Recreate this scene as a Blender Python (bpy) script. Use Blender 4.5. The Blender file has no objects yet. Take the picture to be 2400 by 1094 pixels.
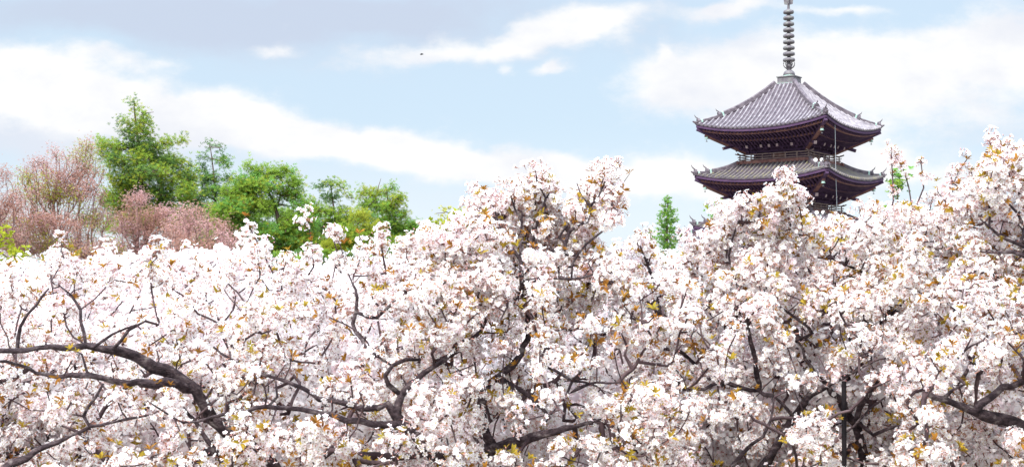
import bpy, bmesh, math, numpy as np
from mathutils import Vector, Matrix
SC = bpy.context.scene
COL = SC.collection

# ------------------------------------------------------------------ camera
F = 3174.0                      # focal length in photo pixels (2400 wide)
HZ = 687.3                      # photo row of the horizon
PITCH = math.atan((HZ - 547.0) / F)
CAM = np.array([0.0, 0.0, 3.6])
FW = np.array([0, math.cos(PITCH), math.sin(PITCH)])
UP = np.array([0, -math.sin(PITCH), math.cos(PITCH)])
RT = np.array([1.0, 0, 0])
cam_d = bpy.data.cameras.new('camera')
cam_d.sensor_width = 36
cam_d.lens = F / 2400 * 36
cam_d.clip_end = 6000
cam_d.clip_start = 0.1
cam = bpy.data.objects.new('camera', cam_d)
cam.location = CAM
cam.rotation_euler = (math.pi / 2 + PITCH, 0, 0)
COL.objects.link(cam)
SC.camera = cam

def at(u, v, d):
    """world point seen at photo pixel (u, v) at forward distance d"""
    return CAM + d * (FW + (u - 1200) / F * RT + (547 - v) / F * UP)

# ------------------------------------------------------------------ light
EXPO = 1.55
SUN_ELEV, SUN_AZ = math.radians(52), math.radians(215)   # azimuth clockwise from +Y
SC.view_settings.view_transform = 'Standard'
SC.view_settings.look = 'None'
SC.view_settings.exposure = EXPO
SC.view_settings.gamma = 1
SC.render.engine = 'CYCLES'
SC.cycles.max_bounces = 10
SC.cycles.diffuse_bounces = 8
SC.cycles.transmission_bounces = 8
SC.cycles.use_denoising = True
SC.cycles.denoising_prefilter = 'ACCURATE'

sun_d = bpy.data.lights.new('sun', 'SUN')
sun_d.energy = 2.2
sun_d.angle = math.radians(10)
sun_d.color = (1, 0.96, 0.9)
sun = bpy.data.objects.new('sun', sun_d)
sdir = Vector((math.sin(SUN_AZ) * math.cos(SUN_ELEV), math.cos(SUN_AZ) * math.cos(SUN_ELEV), math.sin(SUN_ELEV)))
sun.rotation_euler = sdir.to_track_quat('Z', 'Y').to_euler()
sun.location = (-10, -10, 40)
COL.objects.link(sun)

# ------------------------------------------------------------------ node helper
class NT:
    def __init__(s, tree):
        s.t = tree; s.n = tree.nodes; s.l = tree.links
    def node(s, kind, **kw):
        n = s.n.new(kind)
        for k, v in kw.items():
            setattr(n, k, v)
        return n
    def put(s, sock, val):
        if isinstance(val, bpy.types.NodeSocket): s.l.new(val, sock)
        else: sock.default_value = val
    def math(s, op, a, b=None, c=None, clamp=False):
        n = s.node('ShaderNodeMath', operation=op); n.use_clamp = clamp
        s.put(n.inputs[0], a)
        if b is not None: s.put(n.inputs[1], b)
        if c is not None: s.put(n.inputs[2], c)
        return n.outputs[0]
    def noise(s, vec, scale, detail=4, rough=0.55):
        n = s.node('ShaderNodeTexNoise')
        s.put(n.inputs['Vector'], vec)
        n.inputs['Scale'].default_value = scale
        n.inputs['Detail'].default_value = detail
        n.inputs['Roughness'].default_value = rough
        return n
    def ramp(s, fac, stops):
        n = s.node('ShaderNodeValToRGB')
        e = n.color_ramp.elements
        while len(e) < len(stops): e.new(0.5)
        for i, (p, c) in enumerate(stops):
            e[i].position = p; e[i].color = (*c, 1) if len(c) == 3 else c
        s.put(n.inputs[0], fac)
        return n.outputs[0]
    def mix(s, fac, a, b):
        n = s.node('ShaderNodeMix', data_type='RGBA')
        s.put(n.inputs[0], fac)
        for i, v in ((6, a), (7, b)):
            if isinstance(v, bpy.types.NodeSocket): s.l.new(v, n.inputs[i])
            else: n.inputs[i].default_value = (*v, 1) if len(v) == 3 else v
        return n.outputs[2]
    def smooth(s, x, a, b):
        n = s.node('ShaderNodeMapRange', interpolation_type='SMOOTHSTEP')
        s.put(n.inputs[0], x); n.inputs[1].default_value = a; n.inputs[2].default_value = b
        return n.outputs[0]

# ------------------------------------------------------------------ sky
world = bpy.data.worlds.new('World')
SC.world = world
world.use_nodes = True
w = NT(world.node_tree)
w.n.clear()
WS = 0.1
out = w.node('ShaderNodeOutputWorld')
bg = w.node('ShaderNodeBackground')
bg.inputs[1].default_value = WS
sky = w.node('ShaderNodeTexSky', sky_type='NISHITA')
sky.sun_disc = False
sky.sun_elevation = SUN_ELEV
sky.sun_rotation = SUN_AZ
sky.air_density = 1.0; sky.dust_density = 1.0; sky.ozone_density = 1.5
tc = w.node('ShaderNodeTexCoord')
sep = w.node('ShaderNodeSeparateXYZ')
w.l.new(tc.outputs['Generated'], sep.inputs[0])
yy = w.math('MAXIMUM', w.math('ABSOLUTE', sep.outputs[1]), 0.12)
# gnomonic map of sky directions (x/y, z/y), in units of 1/1000
gx = w.math('MULTIPLY', w.math('DIVIDE', sep.outputs[0], yy), F / 1000)
gy = w.math('MULTIPLY', w.math('DIVIDE', sep.outputs[2], yy), F / 1000)
cmb = w.node('ShaderNodeCombineXYZ')
w.l.new(gx, cmb.inputs[0]); w.l.new(gy, cmb.inputs[1])
mp = w.node('ShaderNodeMapping'); mp.inputs['Scale'].default_value = (1, 1.7, 1)
w.l.new(cmb.outputs[0], mp.inputs[0])
warp = w.noise(mp.outputs[0], 3.0, 5, 0.55)
ws = w.node('ShaderNodeSeparateXYZ'); w.l.new(warp.outputs['Color'], ws.inputs[0])
wx = w.math('ADD', gx, w.math('MULTIPLY', w.math('SUBTRACT', ws.outputs[0], 0.5), 0.26))
wy = w.math('ADD', gy, w.math('MULTIPLY', w.math('SUBTRACT', ws.outputs[1], 0.5), 0.15))
fine = w.noise(mp.outputs[0], 8.0, 9, 0.64).outputs['Fac']

def blobs(lst):
    acc = None
    for (u, v, ru, rv, a, slope) in lst:
        x0, y0 = (u - 1200) / 1000, (HZ - v) / 1000
        dx = w.math('SUBTRACT', wx, x0)
        dy = w.math('SUBTRACT', w.math('SUBTRACT', wy, y0), w.math('MULTIPLY', dx, -slope))
        q = w.math('ADD', w.math('POWER', w.math('MULTIPLY', w.math('ABSOLUTE', dx), 1000 / ru), 2.0),
                   w.math('POWER', w.math('MULTIPLY', w.math('ABSOLUTE', dy), 1000 / rv), 2.0))
        g = w.math('MULTIPLY', w.math('EXPONENT', w.math('MULTIPLY', q, -1.0)), a)
        acc = g if acc is None else w.math('ADD', acc, g)
    return acc
white = blobs([(-100, 190, 420, 80, 1.2, 0.12), (250, 235, 330, 70, 1.1, 0.2), (600, 300, 330, 60, 1.1, 0.16), (950, 358, 330, 42, 1.1, 0.13),
               (1300, 400, 330, 42, 1.1, 0.08), (1600, 430, 220, 60, .8, 0.05),
               (1640, 170, 190, 80, 1.0, -0.1), (1990, 150, 330, 85, 1.2, -0.05), (2370, 120, 230, 100, 1.1, -0.1),
               (2150, 270, 400, 60, .6, 0), (1960, 390, 160, 70, 1.0, 0), (2300, 420, 300, 60, .6, 0),
               (1040, 106, 260, 42, .78, -0.1), (1350, 55, 190, 36, 1.0, -0.2), (1300, 150, 50, 20, 1.0, -0.3), (1180, 166, 26, 22, .62, 0), (1565, 105, 18, 28, .6, 0),
               (640, 108, 70, 24, .7, 0), (300, 130, 120, 22, .5, 0), (1720, 14, 110, 20, .9, -0.1), (1950, 10, 120, 14, .6, 0)])
grey = blobs([(300, 20, 520, 60, 1.0, -0.02), (800, 25, 300, 40, .8, -.05), (100, 310, 300, 70, 1.0, .1), (2300, 330, 260, 60, .5, 0),
              (520, 380, 420, 40, .35, .1), (1560, 60, 120, 120, .25, 0), (2250, 60, 260, 30, .35, 0), (1000, 480, 900, 60, .3, 0), (1150, 70, 430, 90, .55, -.05), (640, 120, 200, 60, .35, 0), (350, 80, 300, 40, .3, 0)])
far = w.smooth(sep.outputs[1], 0.35, 0.1)             # away from the view: loose cloud cover
cover = w.math('MULTIPLY', w.smooth(w.noise(tc.outputs['Generated'], 2.5, 5, 0.6).outputs['Fac'], 0.42, 0.62), far)
wm = w.math('ADD', w.math('ADD', white, w.math('MULTIPLY', w.math('SUBTRACT', fine, 0.5), 1.15)), cover)
wm = w.smooth(wm, 0.14, 0.95)
gm = w.smooth(w.math('ADD', grey, w.math('MULTIPLY', w.math('SUBTRACT', fine, 0.5), 0.7)), 0.1, 1.0)
K = 1 / (2 ** EXPO) / WS
def lin(c):
    return tuple((x / 255 / 12.92 if x / 255 < 0.04045 else ((x / 255 + 0.055) / 1.055) ** 2.4) for x in c)
def cloudc(rgb, m=1.0): return tuple(x * K * m for x in lin(rgb))
veil = w.mix(0.90, sky.outputs[0], w.mix(w.smooth(gy, .42, .12), cloudc((208, 227, 243), 1.0), cloudc((228, 239, 250), 1.0)))
c1 = w.mix(w.math('MULTIPLY', gm, 0.8), veil, w.mix(w.smooth(gy, .60, .40), cloudc((205, 215, 235)), cloudc((232, 236, 247))))
cw = w.mix(w.smooth(warp.outputs['Fac'], .42, .68), cloudc((255, 255, 255), 1.03), cloudc((240, 243, 251)))
c2 = w.mix(wm, c1, cw)
# extra brightness added to the unseen sky overhead, to lift shade in the blossom
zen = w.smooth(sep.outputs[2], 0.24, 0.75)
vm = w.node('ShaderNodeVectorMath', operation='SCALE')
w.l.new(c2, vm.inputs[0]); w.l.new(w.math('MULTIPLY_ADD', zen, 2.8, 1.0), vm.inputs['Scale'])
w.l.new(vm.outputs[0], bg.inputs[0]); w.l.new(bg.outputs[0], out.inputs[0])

# ------------------------------------------------------------------ materials
def material(name, stops, scale=3.0, rough=0.8, bump=0.0, detail=5, spec=0.3, stretch=None, transl=0.0, coord='Object'):
    m = bpy.data.materials.new(name); m.use_nodes = True
    t = NT(m.node_tree); t.n.clear()
    o = t.node('ShaderNodeOutputMaterial')
    tcn = t.node('ShaderNodeTexCoord')
    vec = tcn.outputs[coord]
    if stretch:
        mpn = t.node('ShaderNodeMapping'); mpn.inputs['Scale'].default_value = stretch
        t.l.new(vec, mpn.inputs[0]); vec = mpn.outputs[0]
    nz = t.noise(vec, scale, detail, 0.6)
    col = t.ramp(nz.outputs['Fac'], [(0.3 + 0.4 * i / max(1, len(stops) - 1), c) for i, c in enumerate(stops)])
    if transl:
        d = t.node('ShaderNodeBsdfDiffuse'); tr = t.node('ShaderNodeBsdfTranslucent'); mx = t.node('ShaderNodeMixShader')
        t.l.new(col, d.inputs[0]); t.l.new(col, tr.inputs[0]); mx.inputs[0].default_value = transl
        t.l.new(d.outputs[0], mx.inputs[1]); t.l.new(tr.outputs[0], mx.inputs[2]); t.l.new(mx.outputs[0], o.inputs[0])
    else:
        p = t.node('ShaderNodeBsdfPrincipled')
        t.l.new(col, p.inputs['Base Color']); p.inputs['Roughness'].default_value = rough
        p.inputs['Specular IOR Level'].default_value = spec
        if bump:
            b = t.node('ShaderNodeBump'); b.inputs['Strength'].default_value = bump; b.inputs['Distance'].default_value = 0.03
            n2 = t.noise(vec, scale * 4, 4, 0.6)
            t.l.new(n2.outputs['Fac'], b.inputs['Height']); t.l.new(b.outputs[0], p.inputs['Normal'])
        t.l.new(p.outputs[0], o.inputs[0])
    return m
M = {}
M['petal'] = material('petal', [(.91, .87, .88), (.93, .908, .91), (.93, .915, .912)], scale=2.2, transl=.46)
M['petal_blush'] = material('petal_blush', [(.88, .76, .80), (.91, .82, .85)], scale=3, transl=.4)
M['flower_eye'] = material('flower_eye', [(.42, .40, .10), (.55, .50, .20)], scale=9)
M['pedicel'] = material('pedicel', [(.38, .17, .14), (.48, .26, .19)], scale=9)
M['bud'] = material('bud', [(.58, .25, .28), (.76, .46, .49)], scale=12)
M['leaf_copper'] = material('leaf_copper', [(.22, .085, .025), (.32, .15, .03), (.37, .21, .04)], scale=6, transl=.35)
M['leaf_olive'] = material('leaf_olive', [(.32, .19, .03), (.36, .25, .035), (.30, .26, .045)], scale=6, transl=.35)
M['cherry_bark'] = material('cherry_bark', [(.014, .009, .011), (.034, .021, .026), (.08, .056, .062), (.21, .18, .175)], scale=13, bump=1.0, rough=.9, stretch=(1, 1, 1.5))
M['twig_bark'] = material('twig_bark', [(.026, .014, .017), (.06, .036, .04), (.13, .09, .095)], scale=5, rough=.9)
M['tile_round'] = material('tile_round', [(.11, .095, .115), (.21, .19, .215), (.34, .32, .345)], scale=2.2, rough=.6, bump=.2, spec=.4)
M['tile_flat'] = material('tile_flat', [(.04, .031, .043), (.085, .068, .088), (.13, .11, .13)], scale=3, rough=.8)
M['tile_lichen'] = material('tile_lichen', [(.12, .105, .12), (.18, .165, .165), (.26, .235, .12)], scale=1.6, rough=.8)
M['ridge_tile'] = material('ridge_tile', [(.06, .048, .062), (.115, .095, .115), (.19, .165, .185)], scale=3, rough=.7, bump=.4)
M['copper_green'] = material('copper_green', [(.26, .40, .36), (.42, .58, .52)], scale=6)
M['bronze'] = material('bronze', [(.085, .072, .09), (.13, .118, .135), (.18, .195, .18)], scale=3, rough=.55, bump=.2, spec=.4)
M['dark_wood'] = material('dark_wood', [(.042, .021, .054), (.062, .031, .076), (.088, .047, .095)], scale=1.5, rough=.85, bump=.3, stretch=(1, 1, 3))
M['red_wood'] = material('red_wood', [(.09, .04, .045), (.16, .075, .068), (.25, .13, .105)], scale=2, rough=.8, bump=.3)
M['grey_wood'] = material('grey_wood', [(.11, .075, .085), (.18, .13, .125), (.26, .20, .18)], scale=4, rough=.85)
M['pale_end'] = material('pale_end', [(.25, .18, .20), (.38, .30, .30)], scale=4)
M['white_lamp'] = material('white_lamp', [(.74, .74, .76), (.8, .8, .8)], scale=4, rough=.4)
M['cable'] = material('cable', [(.30, .33, .37), (.40, .43, .46)], scale=4)
M['bird'] = material('bird', [(.03, .03, .035), (.06, .06, .07)], scale=9)
M['stone'] = material('stone', [(.25, .23, .22), (.36, .34, .32)], scale=2, bump=.3)
M['plaster'] = material('plaster', [(.55, .52, .48), (.66, .63, .58)], scale=2)
M['pine_bark'] = material('pine_bark', [(.06, .035, .033), (.11, .07, .06), (.17, .115, .10)], scale=2, rough=.9)
M['grey_bark'] = material('grey_bark', [(.20, .15, .15), (.34, .27, .27)], scale=2, rough=.9)
M['pole'] = material('pole', [(.006, .005, .006), (.014, .011, .013)], scale=6, spec=.1)
def leafm(n, *st): M[n] = material(n, list(st), scale=1.1, transl=.5)
leafm('needle_yellow', (.27, .33, .04), (.35, .39, .05), (.41, .42, .06))
leafm('needle_green', (.19, .31, .05), (.25, .38, .06), (.32, .44, .07))
leafm('needle_dark', (.09, .17, .06), (.13, .23, .075), (.18, .29, .085))
leafm('needle_fresh', (.16, .36, .08), (.23, .43, .10))
leafm('leaf_lime', (.30, .36, .03), (.42, .44, .05))
leafm('leaf_lemon', (.42, .42, .12), (.52, .50, .20))
leafm('bud_brown', (.36, .20, .155), (.45, .26, .205), (.53, .33, .265))
leafm('bud_pink', (.56, .33, .32), (.68, .46, .46))
M['twig_pink'] = material('twig_pink', [(.22, .14, .125), (.34, .22, .20)], scale=2, rough=.9)

# ------------------------------------------------------------------ objects
def link(name, mesh, mats, parent=None):
    o = bpy.data.objects.new(name, mesh)
    for m in (mats if isinstance(mats, (list, tuple)) else [mats]):
        mesh.materials.append(M[m])
    COL.objects.link(o)
    if parent: o.parent = parent
    return o
def tag(o, label=None, cat=None, group=None, kind=None):
    if label: o['label'] = label
    if cat: o['category'] = cat
    if group: o['group'] = group
    if kind: o['kind'] = kind
    return o
def empty(name, loc, rz=0.0):
    o = bpy.data.objects.new(name, None)
    o.location = tuple(loc); o.rotation_euler = (0, 0, rz)
    o.empty_display_size = 0.3
    COL.objects.link(o)
    return o

class MB:
    """collects quads/polys in plain lists; one mesh object out"""
    def __init__(s): s.v = []; s.f = []; s.m = []
    def add(s, vs, fs, mi=0):
        b = len(s.v); s.v.extend([tuple(p) for p in vs])
        s.f.extend([tuple(i + b for i in f) for f in fs]); s.m.extend([mi] * len(fs))
    def box(s, c, sz, mi=0, mat=None):
        x, y, z = (q / 2 for q in sz)
        vs = [Vector(p) for p in ((-x, -y, -z), (x, -y, -z), (x, y, -z), (-x, y, -z), (-x, -y, z), (x, -y, z), (x, y, z), (-x, y, z))]
        if mat: vs = [mat @ p for p in vs]
        vs = [p + Vector(c) for p in vs]
        s.add(vs, [(3, 2, 1, 0), (4, 5, 6, 7), (0, 1, 5, 4), (1, 2, 6, 5), (2, 3, 7, 6), (3, 0, 4, 7)], mi)
    def bar(s, a, b, wd, ht, mi=0):
        s.sweep([a, b], [(-wd / 2, -ht / 2), (wd / 2, -ht / 2), (wd / 2, ht / 2), (-wd / 2, ht / 2)], mi)
    def sweep(s, path, prof, mi=0, scales=None, closed=True, caps=True, up=(0, 0, 1)):
        path = [Vector(p) for p in path]; n = len(prof); vs = []; fs = []
        for i, p in enumerate(path):
            t = (path[min(i + 1, len(path) - 1)] - path[max(i - 1, 0)]).normalized()
            sd = t.cross(Vector(up))
            if sd.length < 1e-4: sd = t.cross(Vector((1, 0, 0)))
            sd.normalize(); u = sd.cross(t)
            k = scales[i] if scales else 1
            vs += [p + sd * a * k + u * b * k for a, b in prof]
        for i in range(len(path) - 1):
            for j in range(n if closed else n - 1):
                a, b = i * n + j, i * n + (j + 1) % n
                fs.append((a, b, b + n, a + n))
        if caps and closed:
            fs.append(tuple(range(n))[::-1]); fs.append(tuple(range((len(path) - 1) * n, len(path) * n)))
        s.add(vs, fs, mi)
    def tube(s, path, r, mi=0, n=8, scales=None):
        s.sweep(path, [(r * math.cos(2 * math.pi * k / n), r * math.sin(2 * math.pi * k / n)) for k in range(n)], mi, scales)
    def lathe(s, prof, c=(0, 0, 0), n=20, mi=0):
        vs = []; fs = []
        for r, z in prof:
            vs += [(c[0] + r * math.cos(2 * math.pi * k / n), c[1] + r * math.sin(2 * math.pi * k / n), c[2] + z) for k in range(n)]
        for i in range(len(prof) - 1):
            for k in range(n):
                a, b = i * n + k, i * n + (k + 1) % n
                fs.append((a, b, b + n, a + n))
        fs.append(tuple(range(n))[::-1]); fs.append(tuple(range((len(prof) - 1) * n, len(prof) * n)))
        s.add(vs, fs, mi)
    def build(s, name, mats, parent=None, smooth=False):
        me = bpy.data.meshes.new(name); me.from_pydata(s.v, [], s.f); me.update()
        me.polygons.foreach_set('material_index', s.m)
        if smooth: me.polygons.foreach_set('use_smooth', [True] * len(s.f))
        return link(name, me, mats, parent)

def fast_mesh(name, verts, faces, mats_idx):
    """verts (N,3); faces: list of (k,?) int arrays of one size each; mats_idx: list of arrays"""
    me = bpy.data.meshes.new(name)
    verts = np.ascontiguousarray(verts, dtype=np.float32)
    loops = np.concatenate([f.ravel() for f in faces]).astype(np.int32)
    sizes = np.concatenate([np.full(len(f), f.shape[1], dtype=np.int32) for f in faces])
    starts = np.concatenate([[0], np.cumsum(sizes)[:-1]]).astype(np.int32)
    me.vertices.add(len(verts)); me.vertices.foreach_set('co', verts.ravel())
    me.loops.add(len(loops)); me.loops.foreach_set('vertex_index', loops)
    me.polygons.add(len(sizes)); me.polygons.foreach_set('loop_start', starts)
    me.polygons.foreach_set('loop_total', sizes)
    me.polygons.foreach_set('material_index', np.concatenate(mats_idx).astype(np.int32))
    me.update(calc_edges=True)
    return me

class Bulk:
    """many copies of small templates merged into one mesh"""
    def __init__(s): s.v = []; s.f = {}; s.n = 0
    def add(s, tv, tfs, pos, rot, scale, mi=None):
        """tv (V,3), tfs list of (face tuple, material); rot (n,3,3) columns = local axes; mi: optional dict material->array remap"""
        n = len(pos)
        if n == 0: return
        sc = np.asarray(scale, dtype=np.float64)
        tv = np.asarray(tv, float)
        if sc.ndim == 1: loc = tv[None] * sc[:, None, None]
        else: loc = tv[None] * sc[:, None, :]
        vs = np.einsum('nij,nvj->nvi', rot, loc) + pos[:, None, :]
        base = s.n + np.arange(n)[:, None] * len(tv)
        for face, m in tfs:
            s.f.setdefault(len(face), []).append((base + np.array(face)[None], np.full(n, m) if mi is None or m not in mi else mi[m]))
        s.v.append(vs.reshape(-1, 3)); s.n += n * len(tv)
    def raw(s, vs, quads, m):
        s.f.setdefault(quads.shape[1], []).append((quads + s.n, np.full(len(quads), m)))
        s.v.append(vs); s.n += len(vs)
    def build(s, name, mats, parent=None, origin=None):
        v = np.concatenate(s.v)
        if origin is not None: v = v - np.asarray(origin)[None]
        faces, ms = [], []
        for k in s.f:
            for f, m in s.f[k]: faces.append(f); ms.append(m)
        return link(name, fast_mesh(name, v, faces, ms), mats, parent)

def frames(nrm, rng):
    """rotation matrices whose third column is nrm, with random spin"""
    nrm = nrm / np.linalg.norm(nrm, axis=1, keepdims=True)
    r = rng.normal(size=nrm.shape)
    x = r - (r * nrm).sum(1, keepdims=True) * nrm
    x /= np.linalg.norm(x, axis=1, keepdims=True)
    y = np.cross(nrm, x)
    return np.stack([x, y, nrm], axis=2)

# ------------------------------------------------------------------ ground
def zt(y):
    q = np.clip((np.asarray(y, float) - 45) / 40, 0, 1)
    return -4.6 * q * q * (3 - 2 * q)
def ground():
    ys = np.concatenate([np.linspace(-60, 140, 60), [200, 400, 900, 2000, 4000]])
    xs = np.concatenate([[-4000, -1500, -500, -200], np.linspace(-100, 100, 40), [200, 500, 1500, 4000]])
    rng = np.random.default_rng(5)
    vs = [(x, y, float(zt(y)) + (rng.normal() * .05 if abs(x) < 100 and y < 140 else 0)) for y in ys for x in xs]
    n = len(xs)
    fs = [(j * n + i, j * n + i + 1, (j + 1) * n + i + 1, (j + 1) * n + i) for j in range(len(ys) - 1) for i in range(n - 1)]
    b = MB(); b.add(vs, fs)
    M['earth'] = material('earth', [(.10, .085, .06), (.16, .14, .10), (.42, .38, .38)], scale=1.5, detail=8, bump=.5)
    tag(b.build('ground', 'earth', smooth=True), 'bare earth strewn with fallen petals under the cherry grove', 'ground', kind='structure')
ground()
# ------------------------------------------------------------------ pagoda
PC = np.array([24.15, 117.3]); PTH = 0.6352
PBASE = -4.6
TIP5 = 18.2; STOREY = 4.33
PROOT = empty('pagoda', (PC[0], PC[1], PBASE), -PTH)
tag(PROOT, 'dark wooden five-storey pagoda with grey tiled roofs and ringed spire above the blossom', 'pagoda')
PW = Matrix.Translation((PC[0], PC[1], PBASE)) @ Matrix.Rotation(-PTH, 4, 'Z')
FACE = [Matrix.Rotation(k * math.pi / 2, 3, 'Z') for k in range(4)]   # face 0 looks to local -Y

class Roof:
    """four-sided tiled roof: inner half-width h0 at height z0, eaves at half-width h1; tips at tip"""
    def __init__(s, h0, z0, h1, tip, lift):
        s.h0, s.z0, s.h1, s.tip, s.lift = h0, z0, h1, tip, lift
    def half(s, t): return s.h0 + (s.h1 - s.h0) * t
    def up(s, t, sx): return s.lift * abs(sx) ** 2.3 * max(t, 0) ** 2
    def z(s, t, sx):
        e = s.tip - s.lift
        return e + (s.z0 - e) * (0.62 * (1 - t) + 0.38 * (1 - t) ** 2) + s.up(t, sx)
    def p(s, t, sx, dz=0.0):
        h = s.half(t)
        return Vector((sx * h, -h, s.z(t, sx) + dz))

def make_roof(r, parent, round_mat, spacing=0.40, top=False, nseg=8):
    b = MB()
    NT_, NS = 10, 28
    for fm in FACE:
        vs = [fm @ r.p(i / NT_, -1 + 2 * j / NS) for i in range(NT_ + 1) for j in range(NS + 1)]
        fs = [(i * (NS + 1) + j, (i + 1) * (NS + 1) + j, (i + 1) * (NS + 1) + j + 1, i * (NS + 1) + j + 1) for i in range(NT_) for j in range(NS)]
        b.add(vs, fs, 0)
        # lip of the eave tiles
        vs = [fm @ r.p(1, -1 + 2 * j / NS, -dz) for dz in (0, .10) for j in range(NS + 1)]
        b.add(vs, [(j, j + NS + 1, j + NS + 2, j + 1) for j in range(NS)], 0)
        n = int(r.h1 / spacing)
        for k in range(-n, n + 1):
            x = k * spacing
            t0 = max(0.0, (abs(x) - r.h0) / (r.h1 - r.h0)) + .01
            if t0 > .97: continue
            m = max(2, int(nseg * (1 - t0)) + 1)
            path = []
            for i in range(m + 1):
                t = t0 + (1.012 - t0) * i / m
                h = r.half(t)
                path.append(fm @ Vector((x, -h, r.z(min(t, 1), x / h) + .015)))
            b.sweep(path, [(-.08, -.03), (-.07, .06), (0, .12), (.07, .06), (.08, -.03)], 1, up=fm @ Vector((0, 0, 1)))
    o = b.build('roof', ['tile_flat', round_mat], parent)
    # hip ridges
    for k, fm in enumerate(FACE):
        rb = MB(); ct = MB(); hb = MB()
        for t0, t1, wd, ht in ((.02, .70, .34, .40), (.70, .955, .26, .24)):
            path = [fm @ r.p(t0 + (t1 - t0) * i / 9, 1, ht / 2) for i in range(10)]
            prof = [(-wd / 2, -ht / 2), (-wd / 2, ht * .3), (-wd * .25, ht / 2), (wd * .25, ht / 2), (wd / 2, ht * .3), (wd / 2, -ht / 2)]
            rb.sweep(path, prof, 0)
            e = path[-1]; dr = (path[-1] - path[-2]).normalized()
            # copper band then ogre-tile finial with horn
            rb.sweep([e - dr * .34, e - dr * .20], [(a * 1.12, c * 1.1) for a, c in prof], 1)
            up = Vector((0, 0, 1))
            hb = MB()
            hb.sweep([e - dr * .06 - up * .05, e + dr * .14 - up * .03], [(-.21, -.22), (.21, -.22), (.25, .08), (.13, .30), (-.13, .30), (-.25, .08)], 0)
            hb.tube([e + up * (-.05 + ht * .2), e + dr * .12 + up * (.24 + ht * .2), e + dr * .30 + up * (.38 + ht * .2), e + dr * .40 + up * (.58 + ht * .2)], .07, 0, 6, [1, .85, .6, .2])
            hb.build('ridge_finial', ['ridge_tile'], o)
        rb.build('hip_ridge', ['ridge_tile', 'copper_green'], o)
        # upturned corner tile
        c = r.p(1, 1, .05); dd = Vector((1, -1, 0)).normalized()
        ct.tube([fm @ (c - dd * .5 + Vector((0, 0, .0))), fm @ (c + Vector((0, 0, .02))), fm @ (c + dd * .22 + Vector((0, 0, .12)))], .12, 0, 6, [1, 1, .45])
        ct.build('corner_tile', ['ridge_tile'], o)
    return o

def make_eaves(r, parent, zin, hin):
    """soffit, fascia boards and the two rows of rafters"""
    NS = 28
    def sz(h, sx):              # underside height at half-width h
        q = (h - hin) / (r.h1 - hin)
        e = r.tip - r.lift - .12
        return zin + (e - zin) * q ** .8 + r.lift * abs(sx) ** 2.3 * max(q, 0) ** 1.5
    def pt(h, sx, dz=0): return Vector((sx * h, -h, sz(h, sx) + dz))
    b = MB(); rf = MB()
    hs = np.linspace(hin, r.h1 - .06, 7)
    for fm in FACE:
        vs = [fm @ pt(h, -1 + 2 * j / NS) for h in hs for j in range(NS + 1)]
        b.add(vs, [(i * (NS + 1) + j, i * (NS + 1) + j + 1, (i + 1) * (NS + 1) + j + 1, (i + 1) * (NS + 1) + j) for i in range(6) for j in range(NS)], 0)
        # fascia (dark) and lower eave board (reddish)
        for h, d0, d1, wd, mi in ((r.h1 - .10, .02, -.17, .12, 0), (r.h1 - .42, -.12, -.30, .14, 1), (r.h1 - 1.55, -.2, -.36, .14, 1)):
            path = [fm @ pt(h, -1 + 2 * j / NS, (d0 + d1) / 2) for j in range(NS + 1)]
            hh = (d0 - d1) / 2
            b.sweep(path, [(-wd / 2, -hh), (wd / 2, -hh), (wd / 2, hh), (-wd / 2, hh)], mi)
        n = int((r.h1 - .3) / .33)
        for k in range(-n, n + 1):
            x = k * .33
            for (ha, hb, dz) in ((max(hin + 1.2, abs(x) + .1), r.h1 - .22, -.17), (max(hin + .2, abs(x) + .1), r.h1 - 1.35, -.30)):
                if hb - ha < .25: continue
                path = [fm @ Vector((x, -h, sz(h, x / h) + dz)) for h in np.linspace(ha, hb, 4)]
                rf.sweep(path, [(-.06, -.075), (.06, -.075), (.06, .075), (-.06, .075)], 0)
        # hip rafter
        path = [fm @ pt(h, 1, -.26) for h in np.linspace(hin, r.h1 - .12, 6)]
        b.sweep(path, [(-.13, -.17), (.13, -.17), (.13, .17), (-.13, .17)], 0)
        path = [fm @ pt(h, 1, -.50) for h in np.linspace(hin, r.h1 - .62, 6)]
        b.sweep(path, [(-.12, -.13), (.12, -.13), (.12, .13), (-.12, .13)], 1)
    o = b.build('eaves', ['dark_wood', 'red_wood'], parent)
    rf.build('rafters', ['dark_wood'], o)
    return pt

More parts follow.
